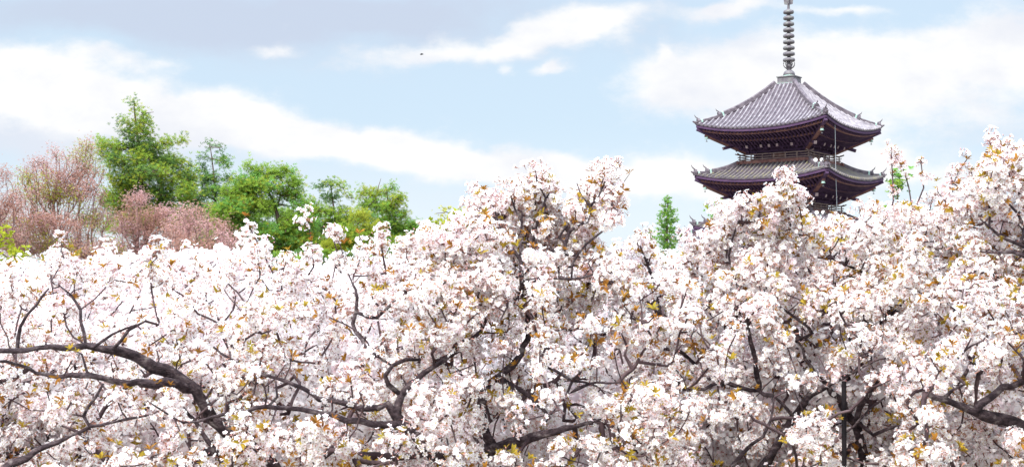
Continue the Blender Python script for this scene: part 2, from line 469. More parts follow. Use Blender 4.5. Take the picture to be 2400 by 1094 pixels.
def make_brackets(parent, hb, zlo, zhi, hout):
    b = MB()
    n = 3; dh = (hout - hb) / n; dz = (zhi - zlo) / n
    for fm in FACE:
        for k in range(n):
            h = hb + dh * (k + 1) - .12; z = zlo + dz * (k + .75)
            b.sweep([fm @ Vector((-h - .25, -h, z)), fm @ Vector((h + .25, -h, z))], [(-.09, -.12), (.09, -.12), (.09, .12), (-.09, .12)], 0)
            # shadowed infill stepping outward
            b.add([fm @ Vector(p) for p in ((-h, -h + .05, z + .1), (h, -h + .05, z + .1), (h - dh, -h + dh, z - dz + .1), (-h + dh, -h + dh, z - dz + .1))], [(0, 3, 2, 1)], 0)
        for x in (-hb + .15, -hb / 3, hb / 3, hb - .15):
            for k in range(n):
                h = hb + dh * (k + 1); z = zlo + dz * (k + .35)
                b.sweep([fm @ Vector((x, -hb + .2, z)), fm @ Vector((x, -h, z + .02))], [(-.1, -.13), (.1, -.13), (.1, .13), (-.1, .13)], 0)
                b.box(fm @ Vector((x, -h + .08, z + .24)), (.30, .30, .2), 0)
                for sx in (-.42, .42):
                    b.box(fm @ Vector((x + sx, -h + .1, z + .24)), (.2, .2, .18), 0)
                b.sweep([fm @ Vector((x - .52, -h + .1, z + .1)), fm @ Vector((x + .52, -h + .1, z + .1))], [(-.08, -.1), (.08, -.1), (.08, .1), (-.08, .1)], 0)
        # tail rafters with pale weathered ends
        for x in (-hb + .15, -hb / 3, hb / 3, hb - .15, 0):
            a = fm @ Vector((x, -hout + .5, zhi - .02)); c = fm @ Vector((x, -hout - .42, zhi - .40))
            b.sweep([a, c], [(-.09, -.11), (.09, -.11), (.09, .11), (-.09, .11)], 0)
            d = (c - a).normalized()
            b.sweep([c + d * .003, c + d * .05], [(-.095, -.12), (.095, -.12), (.095, .12), (-.095, .12)], 1)
        # corner diagonal arms
        for k in range(n):
            q = hb + dh * (k + 1) + .12; z = zlo + dz * (k + .35)
            b.sweep([fm @ Vector((hb - .3, -hb + .3, z)), fm @ Vector((q, -q, z + .05))], [(-.12, -.14), (.12, -.14), (.12, .14), (-.12, .14)], 0)
            b.box(fm @ Vector((q - .1, -q + .1, z + .26)), (.34, .34, .22), 0)
        a = fm @ Vector((hout - .4, -hout + .4, zhi - .05)); c = fm @ Vector((hout + .55, -hout - .55, zhi - .42))
        b.sweep([a, c], [(-.12, -.13), (.12, -.13), (.12, .13), (-.12, .13)], 0)
        d = (c - a).normalized()
        b.sweep([c + d * .003, c + d * .06], [(-.125, -.135), (.125, -.135), (.125, .135), (-.125, .135)], 1)
    return b.build('bracket', ['dark_wood', 'pale_end'], parent)

def make_body(parent, h, z0, z1):
    b = MB()
    b.box((0, 0, (z0 + z1) / 2), (2 * h, 2 * h, z1 - z0), 0)
    o = b.build('wall', ['dark_wood'], parent)
    t = MB()
    for fm in FACE:
        for x in (-h + .12, -h / 3, h / 3, h - .12):
            t.tube([fm @ Vector((x, -h - .02, z0)), fm @ Vector((x, -h - .02, z1))], .15, 0, 8)
        for z in (z0 + .18, z1 - .16):
            t.sweep([fm @ Vector((-h - .1, -h - .1, z)), fm @ Vector((h + .1, -h - .1, z))], [(-.07, -.09), (.07, -.09), (.07, .09), (-.07, .09)], 0)
        d = MB()
        d.box(fm @ Vector((0, -h - .04, (z0 + z1) / 2)), tuple(abs(q) for q in (fm @ Vector((h * .58, .06, (z1 - z0) * .6)))), 0)
        d.build('door', ['red_wood'], o)
    t.build('column', ['dark_wood'], o)
    return o

def make_balcony(parent, h, z, hb):
    b = MB()
    b.box((0, 0, z - .05), (2 * h, 2 * h, .10), 0)
    for fm in FACE:
        b.sweep([fm @ Vector((-h - .28, -h + .06, z - .17)), fm @ Vector((h + .28, -h + .06, z - .17))], [(-.08, -.11), (.08, -.11), (.08, .11), (-.08, .11)], 0)
        b.sweep([fm @ Vector((-h + .1, -h + .35, z - .36)), fm @ Vector((h - .1, -h + .35, z - .36))], [(-.08, -.1), (.08, -.1), (.08, .1), (-.08, .1)], 1)
        n = 9
        for k in range(n):
            x = -h + .4 + (2 * h - .8) * k / (n - 1)
            b.box(fm @ Vector((x, -h + .3, z - .38)), (.22, .22, .22), 1)
            b.box(fm @ Vector((x, -h + .6, z - .55)), (.2, .2, .3), 1)
    b.box((0, 0, z - .5), (2 * h - 1.0, 2 * h - 1.0, .75), 1)
    o = b.build('balcony', ['red_wood', 'dark_wood'], parent)
    r = MB()
    hr = h - .12
    for fm in FACE:
        for zz, ext, wd in ((.10, .16, .042), (.30, .22, .034), (.52, .45, .046)):
            path = []
            for i in range(9):
                q = -1 + 2 * i / 8
                path.append(Vector((q * hr, -hr, z + zz)))
            lift = .12 if zz > .5 else .03
            path = [Vector((-hr - ext, -hr, z + zz + lift)), Vector((-hr - ext * .45, -hr, z + zz + lift * .3))] + path + [Vector((hr + ext * .45, -hr, z + zz + lift * .3)), Vector((hr + ext, -hr, z + zz + lift))]
            r.sweep([fm @ p for p in path], [(-wd, -wd), (wd, -wd), (wd, wd), (-wd, wd)], 0)
        for k in range(6):
            x = -hr + 2 * hr * k / 6
            r.box(fm @ Vector((x, -hr, z + .26)), (.08, .08, .5 if k else .68), 0)
    r.build('railing', ['grey_wood'], o)
    return o

ROOFS = []
for lvl in range(5):
    k = 4 - lvl                      # k counts storeys down from the top
    tip = TIP5 - STOREY * k - PBASE
    h1 = 6.0 + .12 * k
    hb = 2.22 + .14 * k
    if k == 0: r = Roof(.80, tip + 3.60, h1, tip, .72)
    else: r = Roof(3.1 + .12 * k, tip + .82, h1, tip, .66)
    ROOFS.append(r)
    make_roof(r, PROOT, 'tile_round' if k == 0 else 'tile_lichen')
    hin = hb + .55
    PT = make_eaves(r, PROOT, tip - 2.05, hin)
    make_brackets(PROOT, hb, tip - 2.62, tip - 1.72, hb + 1.45)
    zdeck = tip - 3.22
    if lvl == 0:
        make_body(PROOT, hb, 1.0, tip - 2.4)
    else:
        make_body(PROOT, hb, zdeck - .1, tip - 2.4)
        make_balcony(PROOT, 3.30 + .12 * k, zdeck, hb)
pb = MB(); pb.box((0, 0, .5), (9.4, 9.4, 1.0), 0); pb.box((0, 0, .06), (10.6, 10.6, .5), 0)
pb.build('stone_base', ['stone'], PROOT)

def spire():
    z0 = TIP5 + 3.60 - PBASE
    b = MB()
    b.box((0, 0, z0 + .25), (1.52, 1.52, .62), 0)
    b.box((0, 0, z0 + .58), (1.66, 1.66, .09), 0)
    b.box((0, 0, z0 - .05), (1.66, 1.66, .10), 1)
    b.build('spire_base', ['bronze', 'copper_green'], PROOT)
    s = MB(); zb = z0 + .63
    s.lathe([(.12, zb), (.15, z0 + 1.2), (.14, z0 + 3), (.11, z0 + 7), (.08, z0 + 9.6)], n=12)
    o = s.build('spire', ['bronze'], PROOT, True)
    d = MB()
    d.lathe([(.52, zb), (.52, zb + .10)], n=24, mi=1)
    d.lathe([(.51, zb + .101), (.50, zb + .25), (.44, zb + .42), (.32, zb + .53), (.20, zb + .58), (.20, zb + .66), (.30, zb + .70), (.16, zb + .76)], n=24)
    d.build('inverted_bowl', ['bronze', 'copper_green'], o, True)
    l = MB(); zl = z0 + 1.55
    l.lathe([(.16, zl - .25), (.20, zl - .1), (.30, zl + .02), (.26, zl + .10), (.22, zl + .30), (.28, zl + .34), (.18, zl + .4)], n=16)
    for k in range(8):
        a = k * math.pi / 4; c, sn = math.cos(a), math.sin(a)
        l.tube([(c * .2, sn * .2, zl - .16), (c * .38, sn * .38, zl - .10), (c * .50, sn * .50, zl + .08), (c * .52, sn * .52, zl + .26), (c * .47, sn * .47, zl + .36)], .035, 0, 6, [1, 1, 1, .9, .6])
        l.tube([(c * .24, sn * .24, zl + .05), (c * .34, sn * .34, zl + .22), (c * .28, sn * .28, zl + .36), (c * .22, sn * .22, zl + .28)], .03, 0, 6)
    l.build('lotus_flower', ['bronze'], o, True)
    for i in range(9):
        zc = z0 + 2.12 + i * .525; R = .53 - .008 * i
        g = MB()
        g.lathe([(.15, zc - .10), (R * .86, zc - .16), (R * .97, zc - .12), (R, zc - .02), (R * .93, zc + .10), (R * .70, zc + .15), (.22, zc + .17), (.16, zc + .26)], n=24)
        g.lathe([(.20, zc - .17), (.20, zc - .101)], n=12)
        g.build('ring', ['bronze'], o, True)
    fl = MB(); zf = z0 + 6.95
    for k in range(4):
        a = k * math.pi / 2 + .4; c, sn = math.cos(a), math.sin(a)
        pts = [(.1, 0), (.36, .05), (.40, .4), (.36, .9), (.42, 1.2), (.30, 1.7), (.22, 2.1), (.1, 2.3)]
        for side in (-.025, .025): pass
        vs = []
        for x, z in pts: vs += [(c * x - sn * .03, sn * x + c * .03, zf + z), (c * x + sn * .03, sn * x - c * .03, zf + z)]
        n = len(pts)
        fl.add(vs, [tuple(2 * i for i in range(n)), tuple(2 * i + 1 for i in range(n))[::-1]] + [(2 * i, 2 * i + 1, 2 * i + 3, 2 * i + 2) for i in range(n - 1)])
    fl.build('water_flame', ['bronze'], o)
    j = MB()
    j.lathe([(.10, z0 + 9.4), (.24, z0 + 9.55), (.24, z0 + 9.75), (.08, z0 + 9.95), (.2, z0 + 10.15), (.2, z0 + 10.3), (.03, z0 + 10.6)], n=12)
    j.build('jewel', ['bronze'], o, True)
spire()
# ------------------------------------------------------------------ bells, lamps, cable, bird, far hall
def bell(loc, label):
    r = empty('wind_bell', loc)
    tag(r, label, 'wind bell', 'wind bells hanging from the pagoda eaves')
    b = MB(); b.lathe([(.05, -.02), (.10, -.04), (.13, -.15), (.14, -.30), (.19, -.36), (.17, -.36)], n=12)
    b.build('bell_body', ['copper_green'], r, True)
    h = MB(); h.tube([(0, 0, .20), (0, 0, -.02)], .02, 0, 6)
    h.build('hook', ['bronze'], r)
    c = MB(); c.tube([(0, 0, -.30), (0, 0, -.52)], .015, 0, 5); c.box((0, 0, -.56), (.14, .02, .08), 0)
    c.build('clapper', ['bronze'], r)
for idx, (roof, nm) in enumerate(((ROOFS[4], 'topmost'), (ROOFS[3], 'second'))):
    for k, where in ((0, 'near corner'), (3, 'left corner'), (1, 'right corner')):
        q = roof.h1 - .72
        p = PW @ (FACE[k] @ Vector((q, -q, roof.tip - .98)))
        bell(p, f'small bronze wind bell hanging under the {where} of the {nm} pagoda roof')

def floodlight(loc, face, label, drop):
    r = empty('floodlight', loc)
    tag(r, label, 'floodlight', 'floodlights on the pagoda ridges')
    m = Vector(face).normalized().to_track_quat('Z', 'Y').to_matrix()
    b = MB(); b.lathe([(.08, -.16), (.14, -.13), (.17, 0), (.17, .03)], n=16)
    b.v = [tuple(m @ Vector(p)) for p in b.v]
    b.build('lamp_head', ['white_lamp'], r, True)
    g = MB(); g.lathe([(.15, .033), (.15, .045)], n=16); g.v = [tuple(m @ Vector(p)) for p in g.v]
    g.build('lens', ['white_lamp'], r)
    s = MB(); s.tube([(0, 0, -.16), (0, 0, -drop)], .035, 0, 6)
    s.build('bracket', ['bronze'], r)
r4, r3 = ROOFS[3], ROOFS[2]
for roof, nm in ((r4, 'upper'), (r3, 'lower')):
    for t, side in ((.56, 'left'), (.56, 'right')):
        h = roof.half(t)
        if side == 'left': lp = Vector((h * .93, -h, roof.z(t, .93) + .62))
        else: lp = Vector((h, -h * .90, roof.z(t, .90) + .66))
        floodlight(PW @ lp, (-.1, -1, -.15), f'round white floodlight on the {nm} visible ridge below the railing, {side} one of its pair', .75)

def cable():
    b = MB()
    ra = ROOFS[4]; rb_ = ROOFS[3]
    a = FACE[1] @ Vector((-ra.h1 * .64, -ra.h1 + .2, ra.z(1, .64) - .1))
    c = Vector((a.x + .15, a.y, rb_.tip - 5.6))
    b.tube([a, Vector((a.x + .03, a.y, (a.z + c.z) / 2)), c], .024, 0, 6)
    o = b.build('conductor_cable', ['cable'])
    o.matrix_world = PW
    tag(o, 'thin pale lightning conductor cable running straight down past both pagoda roofs', 'cable')
cable()

def bird():
    p = at(988, 128, 90)
    r = empty('bird', p)
    tag(r, 'tiny dark bird gliding alone in the open sky', 'bird')
    b = MB()
    b.tube([(-.11, 0, .0), (-.08, 0, .01), (-.02, 0, 0), (.05, 0, -.005), (.13, 0, .0)], .035, 0, 8, [.25, .75, 1, .7, .3])
    for s in (-1, 1):
        vs = []
        for x0, x1, y, z in ((-.05, .06, .02, .02), (-.06, .04, .10, .055), (-.02, .05, .20, .03), (.03, .05, .28, .0)):
            vs += [(x0, s * y, z), (x1, s * y, z), (x1, s * y, z - .012), (x0, s * y, z - .012)]
        fs = [(4 * i + j, 4 * i + (j + 1) % 4, 4 * i + 4 + (j + 1) % 4, 4 * i + 4 + j) for i in range(3) for j in range(4)]
        b.add(vs, fs, 0)
    b.build('body', ['bird'], r, True)
    r.rotation_euler = (0, 0, .35)
bird()

def hall():
    p = at(1744, 570, 135)
    base = float(zt(135))
    r = empty('temple_hall', (p[0], p[1], base), -.5)
    tag(r, 'distant temple hall with a grey tiled roof corner rising between blossom and conifer', 'temple hall')
    tip = at(1744, 550, 135)[2] - base
    rf = Roof(2.6, tip + .9, 5.0, tip, .6)
    make_roof(rf, r, 'tile_flat', .45, nseg=4)
    make_eaves(rf, r, tip - 1.0, 3.4)
    make_body(r, 3.5, 0, tip - .9)
hall()
# ------------------------------------------------------------------ growing trees
def catmull(pts, step):
    p = np.asarray(pts, float)
    if len(p) == 2:
        n = max(2, int(np.linalg.norm(p[1, :3] - p[0, :3]) / step) + 1)
        return p[0] + (p[1] - p[0]) * np.linspace(0, 1, n)[:, None]
    q = np.concatenate([[2 * p[0] - p[1]], p, [2 * p[-1] - p[-2]]])
    o = []
    for i in range(1, len(q) - 2):
        n = max(1, int(np.linalg.norm(q[i + 1, :3] - q[i, :3]) / step))
        for t in np.arange(n) / n:
            a, b, c, d = q[i - 1], q[i], q[i + 1], q[i + 2]
            o.append(.5 * (2 * b + (c - a) * t + (2 * a - 5 * b + 4 * c - d) * t * t + (3 * b - a - 3 * c + d) * t ** 3))
    o.append(p[-1])
    return np.array(o)

def limb_mesh(name, path, rad, mat, parent, rng, n=9, rough=.12, origin=None):
    """a knobbly tapering tube; path (N,3), rad (N,)"""
    b = MB()
    P = [Vector(p) for p in path]
    vs = []; fs = []
    prev = None
    ph = rng.random(3) * 6.28
    for i, p in enumerate(P):
        t = (P[min(i + 1, len(P) - 1)] - P[max(i - 1, 0)]).normalized()
        if prev is None:
            prev = t.orthogonal().normalized()
        x = (prev - t * prev.dot(t)).normalized(); y = t.cross(x); prev = x
        for k in range(n):
            a = 2 * math.pi * k / n
            r = rad[i] * (1 + rough * (math.sin(2 * a + ph[0] + i * .35) * .6 + rng.normal() * .6))
            vs.append(p + (x * math.cos(a) + y * math.sin(a)) * r)
    for i in range(len(P) - 1):
        for k in range(n):
            fs.append((i * n + k, i * n + (k + 1) % n, (i + 1) * n + (k + 1) % n, (i + 1) * n + k))
    fs.append(tuple(range(n))[::-1]); fs.append(tuple(range((len(P) - 1) * n, len(P) * n)))
    if origin is not None: vs = [v - Vector(origin) for v in vs]
    b.add(vs, fs)
    return b.build(name, mat, parent, True)

def grow(skel, attr, step, rng, rise=.25, wig=.16, sag=.12):
    """joins every attractor to the nearest wood; returns nodes, parents, tip indices"""
    ns = len(skel)
    kmax = 10
    N = np.zeros((ns + len(attr) * (kmax + 1), 3)); N[:ns] = skel
    par = np.full(len(N), -1)
    n = ns
    d0 = np.array([np.min(((skel - a) ** 2).sum(1)) for a in attr]) if len(attr) < 6000 else np.linalg.norm(attr - skel.mean(0), axis=1)
    tips = []
    for ai in np.argsort(d0):
        a = attr[ai]
        dv = a - N[:n]
        cost = np.sqrt((dv ** 2).sum(1)) - rise * np.minimum(dv[:, 2], .6)
        j = int(cost.argmin()); p = N[j]
        L = np.linalg.norm(a - p)
        k = int(min(kmax, max(1, round(L / step))))
        off = rng.normal(size=3) * wig * L; off[2] -= sag * L
        last = j
        for i in range(1, k + 1):
            t = i / k
            N[n] = p + (a - p) * t + off * math.sin(math.pi * t) * .5 + rng.normal(size=3) * .02 * L * (t < 1)
            par[n] = last; last = n; n += 1
        tips.append(last)
    return N[:n], par[:n], np.array(tips, int)

def radii(N, par, ns, tip_r, ex=2.4, cap=1.0):
    acc = np.zeros(len(N))
    for i in range(len(N) - 1, ns - 1, -1):
        if acc[i] == 0: acc[i] = tip_r ** ex
        acc[par[i]] += acc[i]
    return np.minimum(acc ** (1 / ex), cap)

def twig_bulk(bulk, N, par, R, ns, m, sides=4):
    idx = np.arange(ns, len(N))
    a, b = N[par[idx]], N[idx]
    ra, rb = np.where(par[idx] < ns, R[idx] * 1.15, R[par[idx]]), R[idx]
    d = b - a
    ln = np.linalg.norm(d, axis=1, keepdims=True); d = d / np.maximum(ln, 1e-6)
    b = b + d * rb[:, None] * .6
    ref = np.where(np.abs(d[:, 2:3]) < .9, np.array([[0, 0, 1.]]), np.array([[1., 0, 0]]))
    x = np.cross(d, ref); x /= np.linalg.norm(x, axis=1, keepdims=True); y = np.cross(d, x)
    vs = []
    for p, r in ((a, ra), (b, rb)):
        for k in range(sides):
            an = 2 * math.pi * k / sides
            vs.append(p + (x * math.cos(an) + y * math.sin(an)) * r[:, None])
    V = np.stack(vs, 1).reshape(-1, 3)
    base = np.arange(len(idx))[:, None] * 2 * sides
    for k in range(sides):
        k2 = (k + 1) % sides
        bulk_f = base + np.array([[k, k2, sides + k2, sides + k]])
        bulk.f.setdefault(4, []).append((bulk_f + bulk.n, np.full(len(idx), m)))
    bulk.v.append(V); bulk.n += len(V)

def rand_dirs(n, rng):
    v = rng.normal(size=(n, 3)); return v / np.linalg.norm(v, axis=1, keepdims=True)

# needle spray: thin blades fanning out of a point
def spray(nb, spread, rng, width=.10):
    vs, fs = [], []
    for k in range(nb):
        a = 2 * math.pi * k / nb + rng.normal() * .3; e = spread * (.45 + .55 * rng.random())
        d = np.array([math.sin(e) * math.cos(a), math.sin(e) * math.sin(a), math.cos(e)]); L = .7 + .3 * rng.random()
        s = np.cross(d, [0, 0, 1.0]); s = s / (np.linalg.norm(s) + 1e-6)
        i = len(vs)
        vs += [d * .02 - s * width * .35, d * .55 * L - s * width, d * L, d * .55 * L + s * width]
        fs.append(((i, i + 1, i + 2, i + 3), 0))
    return np.array(vs), fs

def px_pads(pads, d, rng, dens, depth=1.0):
    """points inside ellipsoids given in photo pixels at distance d"""
    out = []
    for (u, v, ru, rv) in pads:
        a, c = ru * d / F, rv * .85 * d / F
        n = max(3, int(dens * a * c * (1 + a) ** .5))
        q = rand_dirs(n, rng) * rng.random((n, 1)) ** (1 / 3)
        out.append(at(u, v, d + rng.normal() * .25 * a * depth) + q * np.array([a, a * depth, c]))
    return np.concatenate(out)

def skel_from(paths, step):
    """paths: list of (list of (x,y,z,r)); returns list of (N,4)"""
    return [catmull(p, step) for p in paths]

def far_tree(name, label, cat, group, d, trunk, pads, foliage, dens, blade, bark='pine_bark', spread=1.3, nb=9, seed=0,
             tip_r=.012, step=.35, rise=.1, upness=.7, tufts=3, r0=.22, twig=None, crown='crown', limb_every=2, width=.10, depth=1.0, jit=.25, wig=.16, sag=.12, bare=0.0):
    rng = np.random.default_rng(seed)
    base = at(trunk[0][0], trunk[0][1], d); base[2] = float(zt(base[1])) - .05
    root = empty(name, base)
    tag(root, label, cat, group)
    tp = [np.append(base, r0 * 1.25)]
    nt = len(trunk)
    for i, (u, v) in enumerate(trunk):
        tp.append(np.append(at(u, v, d), r0 * (1 - .85 * (i + .5) / nt)))
    T = catmull(tp, .5)
    lo = int(len(T) * .7)
    limb_mesh('trunk', T[:lo, :3], T[:lo, 3], bark, root, rng, 8, origin=base)
    att = px_pads(pads, d, rng, dens, depth)
    N, par, tips = grow(T[:, :3], att, step, rng, rise, wig, sag)
    R = radii(N, par, len(T), tip_r, cap=r0 * .5)
    tb = Bulk()
    ld = T[max(0, lo - 3):]                     # the leader carries on above the trunk
    NL = len(ld); sd = 7
    ang = np.arange(sd) * 2 * math.pi / sd
    lv = ld[:, None, :3] + (ld[:, 3] * .93)[:, None, None] * np.stack([np.cos(ang), np.sin(ang), 0 * ang], 1)[None]
    kk = np.arange(sd); k2 = (kk + 1) % sd; ii = np.arange(NL - 1)[:, None] * sd
    tb.raw(lv.reshape(-1, 3), np.stack([ii + kk, ii + k2, ii + sd + k2, ii + sd + kk], 2).reshape(-1, 4), 0)
    twig_bulk(tb, N, par, R, len(T), 0)
    tb.build('branches', [twig or bark], root, origin=base)
    # foliage on the outer wood
    tips = tips[rng.random(len(tips)) >= bare]
    leafy = np.concatenate([tips, par[tips]])
    leafy = leafy[leafy >= len(T)]
    leafy = np.repeat(leafy, tufts)
    pos = N[leafy] + rng.normal(size=(len(leafy), 3)) * jit * blade
    dirs = (N[leafy] - N[np.maximum(par[leafy], 0)])
    dirs = dirs / (np.linalg.norm(dirs, axis=1, keepdims=True) + 1e-6) * .6 + rand_dirs(len(leafy), rng) * .55 + np.array([[0, 0, upness]])
    fb = Bulk()
    for k in range(3):
        tv, tf = spray(nb, spread, rng, width)
        sel = np.arange(len(leafy)) % 3 == k
        # clumps share a tone
        tone = np.floor((np.sin(N[leafy[sel]] @ np.array([1.7, 2.3, 2.9]) * 1.1 + seed) * .5 + .5 + rng.normal(size=sel.sum()) * .22).clip(0, .999) * len(foliage)).astype(int)
        fb.add(tv, tf, pos[sel], frames(dirs[sel], rng), blade * (.75 + .5 * rng.random(sel.sum())), {0: tone})
    fb.build(crown, foliage, root, origin=base)
    return root

GP = 'pines behind the grove'
far_tree('pine_tree', 'tallest pine, conical yellow-green crown with dark loose tip, rising behind pinkish bare trees', 'tree', GP, 60,
    [(345, 620), (335, 480), (328, 380), (320, 300), (314, 250)],
    [(312, 240, 7, 6), (335, 266, 34, 7), (290, 290, 24, 9), (345, 285, 25, 12), (318, 312, 42, 16), (262, 345, 42, 14), (240, 336, 14, 10), (330, 345, 55, 20), (396, 335, 36, 9), (427, 327, 10, 4),
     (240, 360, 25, 10), (300, 380, 60, 20), (370, 375, 60, 20), (420, 388, 34, 14), (345, 412, 80, 26), (430, 420, 34, 18), (290, 420, 40, 20), (310, 450, 74, 26), (400, 452, 66, 26), (350, 490, 84, 28), (270, 475, 44, 22), (300, 525, 60, 28), (400, 515, 70, 32)],
    ['needle_dark', 'needle_green', 'needle_yellow', 'needle_yellow', 'needle_green'], 96, .15, seed=3, r0=0.143, tufts=9, nb=11, width=.055, jit=1.0, spread=1.15, upness=.95, bare=.10)
far_tree('pine_tree', 'slender dark pine with a thin bare leader, right of the tallest pine', 'tree', GP, 63,
    [(508, 600), (505, 470), (500, 400), (493, 345)],
    [(490, 340, 5, 8), (516, 348, 16, 6), (480, 372, 14, 8), (520, 378, 18, 8), (468, 398, 18, 9), (536, 385, 12, 7), (500, 420, 30, 10), (460, 430, 25, 12), (545, 418, 18, 8), (500, 455, 42, 16), (450, 460, 34, 22), (440, 410, 14, 8), (560, 455, 25, 14), (500, 500, 50, 26), (450, 520, 50, 26)],
    ['needle_dark', 'needle_green', 'needle_fresh', 'needle_dark'], 111, .15, seed=5, r0=0.077, tufts=9, nb=11, width=.055, jit=1.0, spread=1.15, upness=.95, bare=.10)
far_tree('pine_tree', 'broad spreading green pine with bare upper twig tips and exposed brown limbs', 'tree', GP, 58,
    [(650, 640), (655, 540), (640, 470), (615, 425)],
    [(583, 390, 10, 8), (606, 402, 22, 9), (640, 408, 25, 11), (575, 424, 26, 12), (672, 402, 20, 9), (692, 428, 24, 10), (622, 438, 52, 14), (560, 450, 40, 16), (682, 456, 34, 10), (592, 480, 60, 18), (540, 500, 52, 22), (560, 540, 60, 22), (645, 545, 60, 22), (700, 520, 48, 20), (620, 590, 74, 22), (520, 560, 40, 25), (705, 562, 44, 20), (700, 480, 30, 8)],
    ['needle_green', 'needle_green', 'needle_yellow', 'needle_fresh'], 192, .15, seed=7, r0=0.154, tufts=9, nb=11, width=.055, jit=1.0, spread=1.15, upness=.95, bare=.10)
far_tree('pine_tree', 'small umbrella-topped pine between the broad pine and the yellowish one', 'tree', GP, 64,
    [(792, 620), (788, 540), (780, 470), (775, 436)],
    [(772, 430, 22, 7), (750, 439, 14, 6), (800, 442, 16, 6), (772, 462, 30, 7), (742, 490, 26, 11), (790, 500, 36, 12), (828, 466, 18, 4), (756, 530, 46, 18), (815, 520, 34, 15), (720, 470, 16, 6), (770, 575, 60, 24)],
    ['needle_dark', 'needle_yellow', 'needle_green'], 122, .15, seed=9, r0=0.088, tufts=9, nb=11, width=.055, jit=1.0, spread=1.15, upness=.95, bare=.10)
far_tree('pine_tree', 'low pine with yellowish needles in front of the other pines', 'tree', GP, 56,
    [(838, 640), (836, 570), (838, 525)],
    [(842, 508, 26, 9), (808, 545, 36, 15), (862, 540, 34, 12), (838, 582, 46, 18), (790, 582, 36, 18), (846, 560, 40, 14)],
    ['needle_yellow', 'needle_yellow', 'needle_green'], 168, .15, seed=11, r0=0.077, tufts=9, nb=11, width=.055, jit=1.0, spread=1.15, upness=.95, bare=.10)
rp = far_tree('pine_tree', 'rightmost pine of the row, ragged flat tiers of light green needles', 'tree', GP, 62,
    [(925, 640), (915, 540), (910, 480), (907, 452)],
    [(905, 446, 10, 6), (921, 438, 7, 5), (878, 455, 38, 6), (846, 450, 12, 3), (930, 470, 24, 11), (890, 485, 46, 11), (932, 505, 28, 13), (868, 474, 20, 6), (898, 528, 46, 16), (950, 540, 30, 14), (930, 572, 45, 18), (970, 530, 18, 9), (978, 566, 26, 18), (930, 610, 70, 22)],
    ['needle_green', 'needle_fresh', 'needle_green', 'needle_yellow'], 145, .15, seed=13, r0=0.088, tufts=9, nb=11, width=.055, jit=1.0, spread=1.15, upness=.95, bare=.10)
b = MB(); b.tube([at(884, 452, 62) - np.array(rp.location), at(888, 434, 62) - np.array(rp.location), at(893, 418, 62) - np.array(rp.location)], .022, 0, 5, [1, .8, .4])
b.build('dead_twig', ['pine_bark'], rp)
far_tree('pine_tree', 'spreading mid-green pine crown filling the gap between the slender pine and the broad one', 'tree', GP, 66,
    [(570, 680), (568, 580), (560, 520)],
    [(500, 545, 60, 24), (560, 520, 60, 22), (470, 585, 60, 26), (560, 580, 80, 28), (640, 500, 50, 18), (440, 500, 40, 24), (650, 590, 60, 26)],
    ['needle_green', 'needle_dark', 'needle_green'], 84, .15, seed=15, r0=0.130, tufts=9, nb=11, width=.055, jit=1.0, spread=1.15, upness=.95, bare=.10)
far_tree('pine_tree', 'mid-green pine crown spreading low behind the yellowish pine', 'tree', GP, 68,
    [(780, 680), (782, 590), (785, 540)],
    [(730, 500, 40, 16), (720, 545, 50, 24), (780, 540, 50, 22), (860, 510, 50, 18), (860, 570, 60, 24), (740, 590, 60, 24), (930, 560, 50, 22)],
    ['needle_green', 'needle_fresh', 'needle_dark'], 84, .15, seed=16, r0=0.120, tufts=9, nb=11, width=.055, jit=1.0, spread=1.15, upness=.95, bare=.10)
GB = 'pinkish bare cherry trees in bud'
BT = dict(bark='grey_bark', twig='twig_pink', spread=1.5, nb=4, tip_r=.0075, step=.22, rise=.75, upness=.3, tufts=8, r0=.11, width=.20, jit=2.6, wig=.10, sag=-.02)
far_tree('budding_cherry_tree', 'leafless cherry in brownish pink bud at the left edge, tallest of the budding ones', 'tree', GB, 42,
    [(150, 700), (135, 580), (125, 480), (140, 400)],
    [(205, 340, 20, 22), (190, 370, 40, 24), (90, 385, 28, 20), (130, 360, 20, 16), (60, 410, 26, 24), (140, 410, 60, 26), (220, 400, 34, 20), (100, 450, 80, 34), (190, 450, 60, 34), (60, 510, 70, 34), (150, 520, 90, 34), (230, 510, 40, 34), (90, 570, 100, 34), (200, 580, 90, 34)],
    ['bud_brown', 'bud_pink', 'bud_brown', 'bud_pink', 'bud_brown', 'bud_brown', 'needle_yellow'], 330, .045, seed=21, **BT)
far_tree('budding_cherry_tree', 'bare pinkish cherry cut by the left edge of the picture', 'tree', GB, 40,
    [(-60, 720), (-40, 600), (-30, 500)],
    [(8, 410, 18, 26), (-40, 430, 40, 40), (20, 470, 40, 34), (-40, 520, 60, 40), (20, 550, 60, 34)],
    ['bud_brown', 'bud_pink', 'bud_brown'], 300, .045, seed=22, **BT)
far_tree('budding_cherry_tree', 'low rounded cherry in pinkish brown bud with pale forked trunk, under the tallest pine', 'tree', GB, 44,
    [(325, 700), (322, 600), (322, 530), (320, 480)],
    [(320, 462, 34, 22), (290, 500, 30, 18), (355, 500, 40, 20), (320, 530, 60, 22), (300, 580, 70, 26), (390, 500, 30, 20), (400, 545, 60, 28), (360, 600, 80, 24)],
    ['bud_brown', 'bud_brown', 'bud_pink'], 330, .045, seed=23, **BT)
far_tree('budding_cherry_tree', 'wide low cherry in brownish bud below the slender dark pine', 'tree', GB, 41,
    [(480, 720), (476, 640), (472, 560)],
    [(450, 495, 44, 18), (420, 530, 40, 20), (490, 530, 56, 24), (540, 560, 40, 26), (450, 580, 80, 28), (530, 600, 60, 26), (480, 630, 90, 30), (390, 615, 60, 28), (280, 630, 80, 24)],
    ['bud_brown', 'bud_brown', 'bud_pink'], 330, .045, seed=24, **BT)
